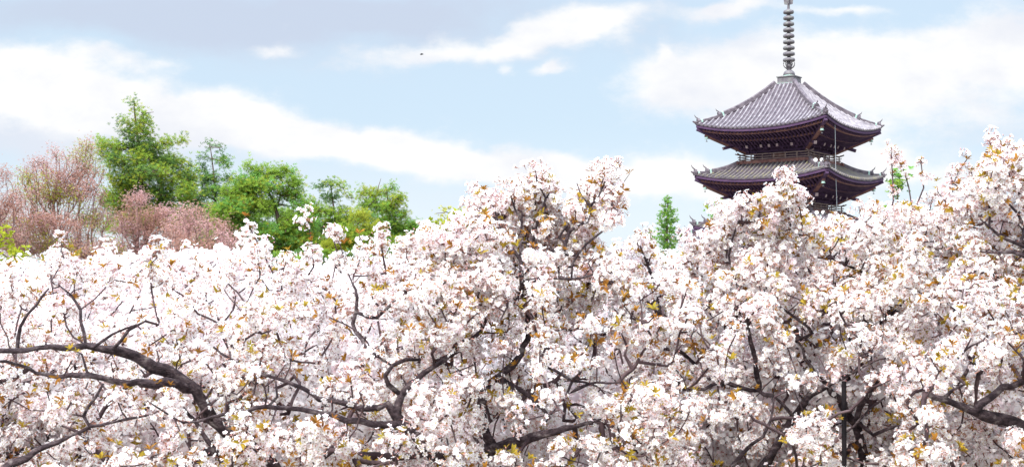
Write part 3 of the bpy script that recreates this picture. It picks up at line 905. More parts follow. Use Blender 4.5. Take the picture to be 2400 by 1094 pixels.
far_tree('budding_cherry_tree', 'low pale pink cherry in bud just behind the white blossom, below the pale forked trunk', 'tree', GB, 36,
    [(400, 760), (402, 690), (400, 650)],
    [(270, 625, 60, 24), (350, 630, 60, 24), (430, 625, 60, 24), (510, 640, 60, 26), (560, 620, 30, 24), (300, 665, 90, 20), (450, 665, 90, 20), (210, 640, 60, 24)],
    ['bud_pink', 'bud_brown', 'bud_pink'], 330, .045, seed=25, **BT)
LV = dict(bark='pine_bark', spread=1.5, nb=6, tip_r=.01, step=.3, tufts=4, width=.26, r0=.1, jit=1.2)
far_tree('lime_tree', 'rounded bright lime-green tree just left of the tall blossom crown', 'tree', None, 48,
    [(1100, 700), (1098, 600), (1100, 530)],
    [(1098, 500, 24, 12), (1084, 514, 22, 12), (1108, 520, 24, 16), (1074, 540, 34, 18), (1036, 548, 34, 14), (1020, 570, 40, 16), (1106, 560, 40, 20)],
    ['leaf_lime', 'leaf_lime', 'needle_yellow'], 90, .17, seed=31, **LV)
far_tree('maple_tree', 'airy pale yellow young-leaved tree beside the lime-green one', 'tree', None, 50,
    [(1050, 700), (1052, 600), (1048, 520)],
    [(1048, 490, 14, 8), (1030, 500, 16, 6), (1064, 500, 12, 7), (1044, 512, 26, 7), (1060, 530, 26, 10), (1026, 530, 20, 10)],
    ['leaf_lemon', 'leaf_lime', 'leaf_lemon'], 55, .10, seed=32, **dict(LV, tufts=2))
far_tree('shrub', 'bright yellow-green shrub at the left edge, low behind the white blossom', 'shrub', None, 34,
    [(30, 720), (28, 650), (25, 615)],
    [(8, 548, 14, 8), (20, 604, 34, 10), (-30, 580, 30, 20), (62, 612, 24, 8), (20, 640, 70, 20)],
    ['leaf_lime', 'needle_yellow', 'leaf_lime'], 110, .13, seed=33, **LV)
far_tree('shrub', 'dark green thicket below the pines, glimpsed between the blossom sprigs', 'shrub', None, 50,
    [(690, 740), (690, 660), (690, 630)],
    [(560, 610, 60, 24), (640, 620, 70, 26), (730, 610, 70, 26), (820, 620, 70, 26), (900, 630, 70, 26), (980, 600, 50, 18), (600, 650, 90, 20), (800, 655, 110, 20)],
    ['needle_dark', 'needle_dark', 'needle_green'], 60, .26, seed=34, r0=.12, nb=7, width=.16)
CF = dict(bark='pine_bark', spread=.9, nb=6, tip_r=.012, step=.3, rise=-.5, upness=.35, tufts=3, width=.16, r0=.09, jit=.6)
def tier_conifer(label, u, vtop, d, widths, seed):
    """slim conifer: tiers of short up-curved branches clothed in sprays; widths = half-width in px at each tier"""
    rng = np.random.default_rng(seed)
    base = at(u, 700, d); base[2] = float(zt(base[1])) - .05
    root = empty('cypress_tree', base)
    tag(root, label, 'tree', 'slim conifers near the pagoda')
    T = catmull([np.append(base, .12), np.append(at(u - 2, 600, d), .07), np.append(at(u, vtop, d), .012)], .3)
    limb_mesh('trunk', T[:, :3], T[:, 3], 'pine_bark', root, rng, 8, origin=base)
    bb = MB(); pos = []; dr = []
    for i, hw in enumerate(widths):
        z = at(u, vtop + 4 + i * 9.5, d)
        for k in range(6):
            a = k * 1.047 + i * .5 + rng.normal() * .2
            L = hw * d / F * rng.uniform(.65, 1.1)
            c, q = math.cos(a), math.sin(a)
            dz = rng.normal() * .05
            pts = [z + np.array([c * L * t, q * L * t, dz - .18 * L * math.sin(t * 3.0) + .16 * L * t ** 3]) for t in np.linspace(0, 1, 6)]
            bb.tube([p - base for p in pts], .014, 0, 5, [1, .9, .8, .7, .55, .3])
            n = max(3, int(L / .045))
            for t in rng.uniform(.12, 1.0, n):
                p = z + np.array([c * L * t, q * L * t, dz - .18 * L * math.sin(t * 3.0) + .16 * L * t ** 3])
                pos.append(p + rng.normal(size=3) * .025); dr.append(np.array([c, q, .35]) + rng.normal(size=3) * .6)
    for t in np.linspace(.55, 1, 26):
        j = min(len(T) - 1, int(t * len(T))); pos.append(T[j, :3]); dr.append(np.array([0, 0, 1]) + rng.normal(size=3) * .5)
    bb.build('branches', ['pine_bark'], root)
    pos = np.array(pos); dr = np.array(dr); fb = Bulk()
    tv, tf = spray(8, .9, rng, .10)
    fb.add(tv, tf, pos, frames(dr, rng), .15 * rng.uniform(.7, 1.3, len(pos)), {0: rng.integers(0, 3, len(pos))})
    fb.build('crown', ['needle_fresh', 'needle_fresh', 'needle_green'], root, origin=base)
tier_conifer('slim bright green conifer with open tiered branches, alone in the sky left of the pagoda', 1565, 461, 70, [7, 13, 19, 22, 25, 27, 25, 29, 31, 33, 30, 27, 24, 24, 28, 34, 40, 44], 41)
far_tree('cypress_tree', 'small conifer tip poking up left of the slim bright conifer', 'tree', 'slim conifers near the pagoda', 72,
    [(1528, 700), (1526, 600), (1525, 550)], [(1525, 542, 6, 6), (1522, 556, 10, 8), (1532, 556, 10, 6), (1528, 580, 14, 16), (1526, 620, 22, 24)],
    ['needle_fresh', 'needle_green'], 50, .17, seed=42, **CF)
far_tree('cypress_tree', 'conifer tip between the slim bright conifer and the pagoda eaves', 'tree', 'slim conifers near the pagoda', 72,
    [(1672, 700), (1670, 560), (1672, 490)], [(1676, 474, 12, 7), (1668, 486, 12, 7), (1670, 505, 7, 14), (1668, 535, 18, 12), (1670, 580, 30, 30)],
    ['needle_fresh', 'leaf_lime', 'needle_green'], 50, .17, seed=43, **CF)
far_tree('broadleaf_tree', 'fresh green leafy tree top just right of the lower pagoda eave', 'tree', None, 60,
    [(2100, 700), (2104, 560), (2104, 450)], [(2108, 418, 7, 5), (2100, 430, 9, 5), (2106, 446, 8, 6), (2104, 500, 20, 12), (2100, 540, 40, 24), (2110, 590, 50, 34)],
    ['needle_fresh', 'needle_green', 'needle_dark'], 70, .20, seed=44, **LV)
# ------------------------------------------------------------------ flowering cherries
def petal_flower():
    vs, fs = [], []
    for k in range(5):
        a = 2 * math.pi * k / 5
        b = len(vs)
        for r, da, z in ((.10, 0, 0), (.60, -.58, .10), (.97, -.36, .26), (1.0, .30, .22), (.62, .58, .08)):
            vs.append((r * math.cos(a + da), r * math.sin(a + da), z))
        fs.append(((b, b + 1, b + 2, b + 3, b + 4), 0))
    b = len(vs)
    for k in range(5):
        a = 2 * math.pi * k / 5 + .3
        vs.append((.21 * math.cos(a), .21 * math.sin(a), .12))
    fs.append((tuple(range(b, b + 5)), 2))
    b = len(vs)
    for k in range(3):
        a = 2 * math.pi * k / 3
        vs.append((.20 * math.cos(a), .20 * math.sin(a), -.04))
    vs.append((.0, .0, -2.3))
    fs += [((b, b + 3, b + 1), 3), ((b + 1, b + 3, b + 2), 3)]
    return np.array(vs), fs
def simple_flower():
    vs = [(0, 0, 0)]; fs = []
    for k in range(5):
        a = 2 * math.pi * k / 5; vs.append((math.cos(a), math.sin(a), .25))
    for k in range(5): fs.append(((0, 1 + k, 1 + (k + 1) % 5), 0))
    vs += [(.12, 0, -.05), (-.12, .05, -.05), (0, 0, -2.0)]
    fs.append(((6, 7, 8), 3))
    return np.array(vs), fs
def bud_shape():
    vs = [(0, 0, 1.4)] + [(.5 * math.cos(a), .5 * math.sin(a), .3) for a in (0, 2.1, 4.2)] + [(0, 0, -1.6)]
    return np.array(vs), [((0, 1, 2), 4), ((0, 2, 3), 4), ((0, 3, 1), 4), ((4, 2, 1), 3), ((4, 3, 2), 3), ((4, 1, 3), 3)]
def leaf_tuft(n, seed):
    rng = np.random.default_rng(seed)
    vs, fs = [], []
    for k in range(n):
        a = 2 * math.pi * k / n + rng.normal() * .25
        e = .45 + .6 * rng.random(); L = .65 + .4 * rng.random()
        d = np.array([math.sin(e) * math.cos(a), math.sin(e) * math.sin(a), math.cos(e)])
        s = np.array([-math.sin(a), math.cos(a), 0])
        nrm = np.cross(s, d); dr = np.array([0, 0, -.22]) * L
        b = len(vs)
        vs += [d * .05, d * .40 * L + s * .12 * L - nrm * .06, d * .40 * L, d * .40 * L - s * .12 * L - nrm * .06,
               d * .72 * L + s * .10 * L - nrm * .05 + dr * .4, d * .72 * L + dr * .4, d * .72 * L - s * .10 * L - nrm * .05 + dr * .4, d * L + dr]
        fs += [((b, b + 1, b + 2), 0), ((b, b + 2, b + 3), 0), ((b + 1, b + 4, b + 5, b + 2), 0), ((b + 2, b + 5, b + 6, b + 3), 0), ((b + 4, b + 7, b + 5), 0), ((b + 5, b + 7, b + 6), 0)]
    return np.array(vs), fs
FL, FLF = petal_flower(); SF, SFF = simple_flower(); BD, BDF = bud_shape()
TUFT = [leaf_tuft(n, i) for i, n in enumerate((5, 6, 7, 8))]

def bloom(bulk, c, out, R, nf, size, rng, simple=False, buds=4):
    """a ball of flowers round every centre c; out = outward direction of the twig there"""
    n = len(c)
    who = np.repeat(np.arange(n), nf)
    d = rand_dirs(len(who), rng) + out[who] * .45 + np.array([[0, 0, .25]])
    d /= np.linalg.norm(d, axis=1, keepdims=True)
    sq = rng.uniform(.65, 1.25, size=(n, 3))
    pos = c[who] + d * R[who][:, None] * rng.uniform(.5, 1.3, size=(len(who), 1)) * sq[who]
    nrm = d + rand_dirs(len(who), rng) * .45
    sc = size * rng.uniform(.84, 1.14, len(who))
    blush = (rng.random(n) < .16)[who] & (rng.random(len(who)) < .8)
    m = np.where(blush | (rng.random(len(who)) < .07), 1, 0)
    tv, tf = (SF, SFF) if simple else (FL, FLF)
    bulk.add(tv, tf, pos, frames(nrm, rng), sc, {0: m})
    if buds:
        who = np.repeat(np.arange(n), buds)
        d = rand_dirs(len(who), rng) + out[who] * .9
        d /= np.linalg.norm(d, axis=1, keepdims=True)
        bulk.add(BD, BDF, c[who] + d * R[who][:, None] * rng.uniform(.8, 1.2, size=(len(who), 1)), frames(d, rng), size * .42 * rng.uniform(.8, 1.2, len(who)))

FMATS = ['petal', 'petal_blush', 'flower_eye', 'pedicel', 'bud']
def tufts(bulk, c, out, size, rng, copper=.6):
    for k in range(4):
        sel = np.arange(len(c)) % 4 == k
        n = sel.sum()
        if not n: continue
        tone = (rng.random(n) > copper).astype(int)
        bulk.add(TUFT[k][0], TUFT[k][1], c[sel], frames(out[sel] + rand_dirs(n, rng) * .35 + np.array([[0, 0, .3]]), rng), size * rng.uniform(.75, 1.3, n), {0: tone})

# --- the near trees: limbs as seen in the photograph, each at its own distance -------------
def P(*pts):
    """(u, v, distance, thickness in photo px) -> (x, y, z, r)"""
    return np.array([np.append(at(u, v, d), t * .82 * d / F / 2) for (u, v, d, t) in pts])

PROFILE = np.array([(-400, 640), (-100, 640), (0, 640), (60, 650), (110, 610), (140, 572), (165, 575), (200, 605), (260, 612), (330, 606), (370, 572), (410, 562), (440, 590), (500, 622), (560, 640), (600, 590), (640, 600),
    (690, 590), (720, 560), (760, 575), (800, 565), (850, 560), (880, 545), (910, 548), (950, 560), (1000, 540), (1060, 548), (1110, 530), (1125, 455), (1160, 440), (1200, 440), (1225, 420), (1245, 395), (1278, 410), (1296, 445), (1320, 500), (1342, 490),
    (1354, 440), (1375, 425), (1392, 410), (1412, 402), (1440, 425), (1441, 600), (1470, 605), (1490, 545), (1520, 560), (1550, 610), (1590, 605), (1620, 570), (1660, 545), (1690, 500), (1740, 478), (1790, 470), (1815, 440), (1840, 428), (1870, 462), (1895, 505),
    (1930, 520), (1970, 500), (1995, 512), (2020, 500), (2050, 455), (2100, 425), (2150, 410), (2200, 420), (2250, 408), (2300, 420), (2325, 360), (2345, 342), (2380, 350), (2420, 370), (2600, 380), (2900, 420)], float)
HOLES = [(1326, 470, 24, 50), (1165, 462, 10, 18), (1215, 440, 10, 26), (1310, 560, 16, 20), (1275, 530, 12, 14), (1408, 500, 26, 34), (1432, 562, 50, 58), (1395, 545, 18, 30), (1232, 470, 14, 26), (1180, 470, 12, 22), (1300, 500, 14, 20), (1345, 560, 14, 16), (1860, 530, 10, 8)]
def prof(u): return np.interp(u, PROFILE[:, 0], PROFILE[:, 1])

def sample_volume(poly, d0, d1, n, rng, slope=0.0, mind=.13):
    """points in the view volume between two distances, inside a photo-pixel window, under the crown outline"""
    u0, v0, u1, v1 = poly
    out = []; cell = {}; ph = rng.random(3) * 6.28
    tries = 0
    while len(out) < n and tries < n * 60:
        tries += 1
        u = rng.uniform(u0, u1); v = rng.uniform(v0, v1)
        top = prof(u)
        if v < top + 26: continue
        if any(((u - hu) / hr) ** 2 + ((v - hv) / hw) ** 2 < 1 for hu, hv, hr, hw in HOLES): continue
        # crowns lean back: the upper edge belongs to farther wood
        q = np.clip((v - top) / 420, 0, 1)
        d = d0 + (d1 - d0) * rng.random() ** 1.2 + slope * (1 - q)
        p = at(u, v, d)
        g = math.sin(p[0] * 5.1 + ph[0] + 1.7 * math.sin(p[2] * 3.3)) + math.sin(p[1] * 4.3 + ph[1] + 1.3 * math.sin(p[0] * 2.9)) + math.sin(p[2] * 6.1 + ph[2] + 1.5 * math.sin(p[1] * 3.7))
        if g < (.25 if v - top < 130 else -.55) + rng.normal() * .25: continue
        key = tuple(np.floor(p / mind).astype(int))
        if key in cell: continue
        cell[key] = 1
        out.append(p)
    return np.array(out).reshape(-1, 3)

POLE = np.array([(1979, 893, 11.3, 20), (1979, 1094, 11.3, 20)])
def near_tree(label, seed, trunk, limbs, windows, leaf=.42, nf=38, fsize=.0215, R0=.105, sprigs=(), tipr=.0055, nshoot=16):
    rng = np.random.default_rng(seed)
    tp = P(*trunk)
    base = tp[0, :3].copy(); base[2] = float(zt(base[1])) - .03
    tp[0, :3] = base
    root = empty('cherry_tree', base)
    tag(root, label, 'cherry tree', 'near cherry trees in full blossom')
    T = catmull(tp, .09)
    limb_mesh('trunk', T[:, :3], T[:, 3], 'cherry_bark', root, rng, 10, .10, base)
    skel = [T[:, :3]]; prune = [np.array(trunk), POLE]
    for lp in limbs:
        q = P(*lp)
        S = np.concatenate(skel)
        # root the limb in the nearest wood lower down
        cand = S[S[:, 2] < q[0, 2] + .25]
        if len(cand) == 0: cand = S
        j = np.linalg.norm(cand - q[0, :3], axis=1).argmin()
        a = cand[j]; L = np.linalg.norm(a - q[0, :3])
        if L > .02:
            if L > .3:
                midp = (a + q[0, :3]) / 2 + np.array([0, .04 * L, -.10 * L])
                q = np.concatenate([[np.append(a, q[0, 3] * 1.05)], [np.append(midp, q[0, 3] * 1.02)], q])
            else:
                q = np.concatenate([[np.append(a, q[0, 3])], q])
        C = catmull(q, .07)
        C[1:-1, :3] += rng.normal(size=C[1:-1, :3].shape) * .009 * np.minimum(1, C[1:-1, 3:] / .02)
        limb_mesh('limb', C[:, :3], np.maximum(C[:, 3], .004), 'cherry_bark', root, rng, 9, .18, base)
        skel.append(C[:, :3]); prune.append(np.array(lp))
    S = np.concatenate(skel)
    att = np.concatenate([sample_volume(wn[:4], wn[4], wn[5], int(wn[6] * .88), rng, wn[7] if len(wn) > 7 else 0.0) for wn in windows])
    # prune what would hang right in front of the thick limbs
    rel = att - CAM
    dd = rel @ FW; uu = 1200 + F * (rel @ RT) / dd; vv = 547 - F * (rel @ UP) / dd
    keep = np.ones(len(att), bool)
    for pl in prune:
        for (a, b) in zip(pl[:-1], pl[1:]):
            n = max(2, int(np.hypot(*(b - a)[:2]) / 15))
            for t in np.linspace(0, 1, n):
                m = a + (b - a) * t
                near = (np.hypot(uu - m[0], vv - m[1]) < 30) & (dd < m[2] + .05)
                keep &= ~(near & (rng.random(len(att)) < (.76 if m[3] > 19 else .5)))
    att = att[keep]
    N, par, tips = grow(S, att, .10, rng, rise=.35, wig=.14, sag=.05)
    R = radii(N, par, len(S), tipr, 2.3, .028)
    ns = len(S)
    tb = Bulk(); twig_bulk(tb, N, par, R, ns, 0, 5)
    # blossom: at every tip, often one node back along the twig
    sec = par[tips]; sec = sec[(sec >= ns) & (rng.random(len(sec)) < .5)]
    bare = rng.random(len(tips)) < .22
    ci = np.concatenate([tips[~bare], sec])
    # bunches rarely hang straight before a bearing branch
    big = np.where(R > .0105)[0]; big = big[big >= ns]
    def scr(p):
        q = p - CAM; z = q @ FW
        return 1200 + F * (q @ RT) / z, 547 - F * (q @ UP) / z, z
    bu, bv, bz = scr(N[big]); cu, cv, cz = scr(N[ci])
    hit = ((bu[None] - cu[:, None]) ** 2 + (bv[None] - cv[:, None]) ** 2 < 22 ** 2) & (cz[:, None] < bz[None] + .03)
    ci = ci[~(hit.any(1) & (rng.random(len(ci)) < .5))]
    c = N[ci]; out = c - N[np.maximum(par[ci], 0)]
    out /= np.linalg.norm(out, axis=1, keepdims=True) + 1e-6
    fb = Bulk(); lb = Bulk()
    bloom(fb, c + out * .02, out, R0 * rng.uniform(.7, 1.2, len(c)), nf, fsize, rng)
    lt = tips[(rng.random(len(tips)) < leaf + .30) | bare]
    o2 = N[lt] - N[np.maximum(par[lt], 0)]; o2 /= np.linalg.norm(o2, axis=1, keepdims=True) + 1e-6
    toward = (CAM - N[lt]); toward /= np.linalg.norm(toward, axis=1, keepdims=True)
    o3 = o2 + rand_dirs(len(lt), rng) * .8 + np.array([[0, 0, .45]]) + toward * .45 * rng.random((len(lt), 1)); o3 /= np.linalg.norm(o3, axis=1, keepdims=True)
    tufts(lb, N[lt] + o3 * R0 * .9, o3, .08, rng, .5)
    nl = len(lt) // 2                           # a second, smaller tuft on the side of many bunches
    o4 = rand_dirs(nl, rng) + toward[:nl] * .7 + np.array([[0, 0, .3]]); o4 /= np.linalg.norm(o4, axis=1, keepdims=True)
    tufts(lb, N[lt[:nl]] + o4 * R0 * 1.02, o4, .062, rng, .4)
    # short upright shoots along the crown's outline
    rel = N[tips] - CAM; td = rel @ FW
    tu = 1200 + F * (rel @ RT) / td; tv_ = 547 - F * (rel @ UP) / td
    edge = tips[(tv_ < prof(tu) + 75) & (tu > -250) & (tu < 2650)]
    rng.shuffle(edge)
    for j in edge[:nshoot]:
        jr = N[j] - CAM; jd = jr @ FW; ju = 1200 + F * (jr @ RT) / jd; jv = 547 - F * (jr @ UP) / jd
        L = min(rng.uniform(.10, .27), max(.05, (jv - prof(ju) + 14) * jd / F)); le = rng.normal(size=3) * .28; le[2] = 1
        q = np.array([np.append(N[j] + le * L * t + rng.normal(size=3) * .008, .0055 * (1 - .6 * t)) for t in (0, .35, .7, 1)])
        q[0, :3] = N[j]
        C = catmull(q, .04)
        limb_mesh('shoot', C[:, :3], C[:, 3], 'twig_bark', root, rng, 5, .1, base)
        m = rng.integers(1, 4)
        k = rng.integers(len(C) // 3, len(C), m)
        bloom(fb, C[k, :3], rand_dirs(m, rng) * .5 + np.array([[0, 0, .7]]), rng.uniform(.045, .085, m), int(rng.integers(8, 24)), fsize, rng, buds=5)
        tufts(lb, C[[-1], :3], np.array([[0, 0, 1.]]) + rand_dirs(1, rng) * .4, .075, rng, .8)
    # upright sprigs that break the outline: stem, small flower bunches, leaf tuft at the tip
    for sp in sprigs:
        q = P(*sp[0]); C = catmull(q, .05)
        j = np.linalg.norm(N - C[0, :3], axis=1).argmin()
        C = np.concatenate([[np.append(N[j], C[0, 3])], C])
        limb_mesh('shoot', C[:, :3], np.maximum(C[:, 3], .0035), 'twig_bark', root, rng, 6, .1, base)
        k = rng.integers(max(1, len(C) // 4), len(C), sp[1])
        cc = C[k, :3] + rng.normal(size=(len(k), 3)) * sp[2] * .5
        oo = rand_dirs(len(k), rng) * .6 + np.array([[0, 0, .6]])
        if sp[3]: bloom(fb, cc, oo, np.full(len(k), sp[2]), sp[3], fsize, rng, buds=sp[4])
        nt = max(2, sp[1] // 2)
        k = np.concatenate([[len(C) - 1], rng.integers(len(C) // 3, len(C), nt)])
        tufts(lb, C[k, :3], np.array([[0, 0, 1.0]]) + rand_dirs(len(k), rng) * .6, .065, rng, .85)
    tb.build('twigs', ['twig_bark'], root, origin=base)
    fb.build('blossom', FMATS, root, origin=base)
    lb.build('young_leaves', ['leaf_copper', 'leaf_olive'], root, origin=base)
    return root

near_tree('white blossoming cherry with two long dark limbs reaching to the left edge of the grove', 101,
    [(800, 1700, 11.2, 62), (730, 1330, 11.1, 54), (640, 1094, 10.9, 42), (560, 1034, 10.8, 40), (495, 978, 10.7, 37)],
    [[(495, 978, 10.7, 36), (455, 912, 10.6, 34), (385, 870, 10.5, 34), (300, 830, 10.4, 30), (245, 815, 10.3, 25), (150, 814, 10.2, 18), (60, 818, 10.1, 14), (0, 819, 10.0, 13), (-140, 800, 9.9, 10)],
     [(452, 912, 10.6, 28), (390, 900, 10.4, 26), (300, 894, 10.3, 22), (240, 884, 10.2, 18), (185, 874, 10.2, 16), (110, 880, 10.2, 11), (40, 852, 10.1, 8), (-50, 842, 10, 6)],
     [(560, 1150, 10.5, 20), (530, 1094, 10.4, 18), (488, 1035, 10.3, 15), (455, 985, 10.3, 12), (430, 955, 10.2, 8)],
     [(-20, 1130, 10.1, 24), (60, 1075, 10.1, 20), (130, 1038, 10.1, 15), (215, 1000, 10.1, 10), (345, 972, 10.1, 6)],
     [(40, 812, 10.1, 10), (48, 765, 10.1, 9), (82, 716, 10.1, 7), (115, 675, 10.1, 5)],
     [(200, 975, 10.2, 9), (222, 930, 10.2, 8), (242, 898, 10.2, 6)],
     [(222, 812, 10.2, 10), (262, 782, 10.2, 8), (320, 760, 10.2, 5)], [(268, 818, 10.3, 10), (300, 775, 10.3, 8), (340, 752, 10.3, 5)],
     [(188, 725, 10.4, 9), (165, 690, 10.4, 7), (140, 670, 10.4, 4)], [(205, 870, 10.2, 8), (190, 830, 10.2, 6), (170, 820, 10.2, 4)]],
    [(-420, 560, 640, 1300, 9.7, 12.2, 760, .9)], leaf=.45)
near_tree('white blossoming cherry whose dark trunk rises leftward from the bottom centre of the picture', 102,
    [(1130, 1700, 10.7, 66), (1090, 1300, 10.6, 56), (1036, 1094, 10.4, 40), (988, 1040, 10.35, 38), (942, 990, 10.3, 35)],
    [[(946, 998, 10.3, 26), (932, 999, 10.25, 26), (870, 992, 10.2, 21), (816, 984, 10.2, 18), (776, 970, 10.2, 16), (724, 958, 10.15, 14), (672, 953, 10.1, 13), (600, 957, 10.05, 11), (500, 976, 10, 9), (430, 990, 9.95, 7), (345, 938, 9.9, 5)],
     [(925, 970, 10.3, 28), (903, 948, 10.25, 22), (886, 960, 10.25, 18), (849, 953, 10.3, 17), (799, 944, 10.35, 15), (766, 935, 10.4, 16), (716, 910, 10.5, 14), (666, 891, 10.55, 12), (600, 868, 10.6, 9), (540, 842, 10.6, 7), (500, 812, 10.6, 5)],
     [(930, 975, 10.3, 26), (940, 930, 10.35, 20), (962, 905, 10.4, 19), (998, 872, 10.45, 17), (1042, 843, 10.5, 14), (1095, 800, 10.6, 9), (1130, 770, 10.6, 6)],
     [(903, 880, 10.35, 14), (918, 853, 10.35, 13), (952, 839, 10.4, 11), (986, 843, 10.45, 7)], [(916, 855, 10.35, 9), (884, 834, 10.3, 8)],
     [(816, 640, 10.7, 4), (838, 700, 10.6, 8), (828, 760, 10.6, 10)][::-1], [(880, 745, 10.6, 10), (902, 722, 10.6, 8), (950, 690, 10.6, 5)], [(898, 728, 10.6, 7), (876, 704, 10.6, 5)],
     [(630, 950, 10.1, 8), (648, 930, 10.1, 7), (646, 890, 10.1, 5)]],
    [(520, 540, 1120, 1300, 9.6, 12.2, 620, .9)], leaf=.42,
    sprigs=[(((640, 640, 11.3, 6), (612, 585, 11.3, 5), (586, 535, 11.3, 4), (574, 506, 11.3, 3)), 7, .075, 20, 3),
            (((735, 625, 11.4, 5), (732, 580, 11.4, 4), (722, 520, 11.4, 3)), 6, .08, 22, 3), (((800, 640, 11.4, 5), (790, 590, 11.4, 4), (776, 545, 11.4, 3)), 5, .075, 20, 3),
            (((905, 640, 11.2, 6), (895, 585, 11.2, 5), (890, 536, 11.2, 3)), 4, .075, 18, 3), (((1010, 600, 11.2, 5), (1002, 565, 11.2, 4), (998, 530, 11.2, 3)), 3, .07, 16, 3)])
near_tree('tallest white blossoming cherry, its crown standing highest in the middle of the grove', 103,
    [(1010, 1680, 11.3, 74), (1060, 1250, 11.2, 60), (1106, 1090, 11.0, 46), (1156, 1048, 10.9, 42)],
    [[(1150, 1052, 10.9, 36), (1200, 1036, 10.8, 30), (1250, 1024, 10.7, 26), (1302, 1014, 10.6, 20), (1350, 996, 10.6, 12), (1420, 980, 10.6, 7)],
     [(1156, 1044, 10.9, 30), (1136, 1001, 10.9, 26), (1124, 943, 10.9, 27), (1135, 910, 10.9, 28), (1158, 886, 10.9, 25), (1200, 858, 11.1, 19), (1226, 812, 11.3, 16), (1238, 780, 11.4, 15), (1230, 720, 11.3, 14), (1220, 655, 11.05, 14), (1219, 609, 11.1, 12), (1184, 556, 11.1, 9), (1165, 510, 11.1, 6), (1150, 470, 11.1, 4)],
     [(1140, 908, 10.9, 16), (1100, 892, 10.85, 14), (1058, 856, 10.8, 9)],
     [(1160, 886, 10.9, 20), (1200, 900, 10.8, 16), (1240, 925, 10.7, 12), (1290, 980, 10.6, 8)],
     [(1222, 612, 11.1, 10), (1256, 604, 11.1, 7), (1290, 580, 11.1, 4)],
     [(1226, 660, 11.05, 12), (1280, 652, 11, 13), (1339, 655, 10.95, 9), (1365, 650, 10.9, 8), (1420, 628, 10.9, 5)],
     [(1310, 610, 11.1, 10), (1332, 546, 11.1, 10), (1374, 516, 11.1, 10), (1386, 490, 11.1, 9), (1382, 480, 11.1, 8), (1361, 455, 11.1, 5), (1352, 430, 11.1, 4)],
     [(1384, 482, 11.1, 7), (1408, 449, 11.1, 5), (1418, 425, 11.1, 4)],
     [(1340, 620, 11, 7), (1376, 572, 11, 6), (1424, 528, 11, 5), (1446, 496, 11, 4)],
     [(1219, 612, 11.1, 9), (1222, 520, 11.15, 7), (1205, 484, 11.15, 5), (1195, 450, 11.1, 4)],
     [(1310, 560, 11.15, 8), (1328, 530, 11.15, 7), (1353, 503, 11.15, 4)],
     [(1240, 570, 11.2, 9), (1270, 500, 11.2, 8), (1278, 465, 11.2, 6), (1262, 430, 11.2, 4), (1255, 402, 11.2, 3)],
     [(1288, 452, 11.2, 5), (1280, 465, 11.2, 5)][::-1],
     [(1275, 860, 10.6, 10), (1340, 890, 10.5, 9), (1400, 905, 10.5, 6)], [(1330, 925, 10.5, 9), (1380, 900, 10.5, 8), (1450, 896, 10.5, 5)]],
    [(1000, 380, 1480, 720, 10.3, 12.0, 560, .1), (980, 640, 1620, 1300, 9.7, 12.4, 720, .4), (1120, 385, 1460, 560, 10.7, 11.6, 150, 0)], leaf=.40,
    sprigs=[(((1424, 528, 11, 5), (1436, 508, 11, 4), (1447, 490, 11, 3)), 5, .08, 26, 4), (((1258, 440, 11.2, 4), (1256, 405, 11.2, 3), (1252, 390, 11.2, 3)), 3, .08, 24, 4), (((1408, 440, 11.1, 4), (1414, 418, 11.1, 3), (1416, 402, 11.1, 3)), 3, .08, 22, 4),
            (((1150, 480, 11.1, 5), (1142, 462, 11.1, 4), (1134, 446, 11.1, 3)), 3, .08, 22, 4), (((1206, 470, 11.15, 4), (1204, 450, 11.15, 4), (1200, 432, 11.1, 3)), 3, .07, 18, 4)])
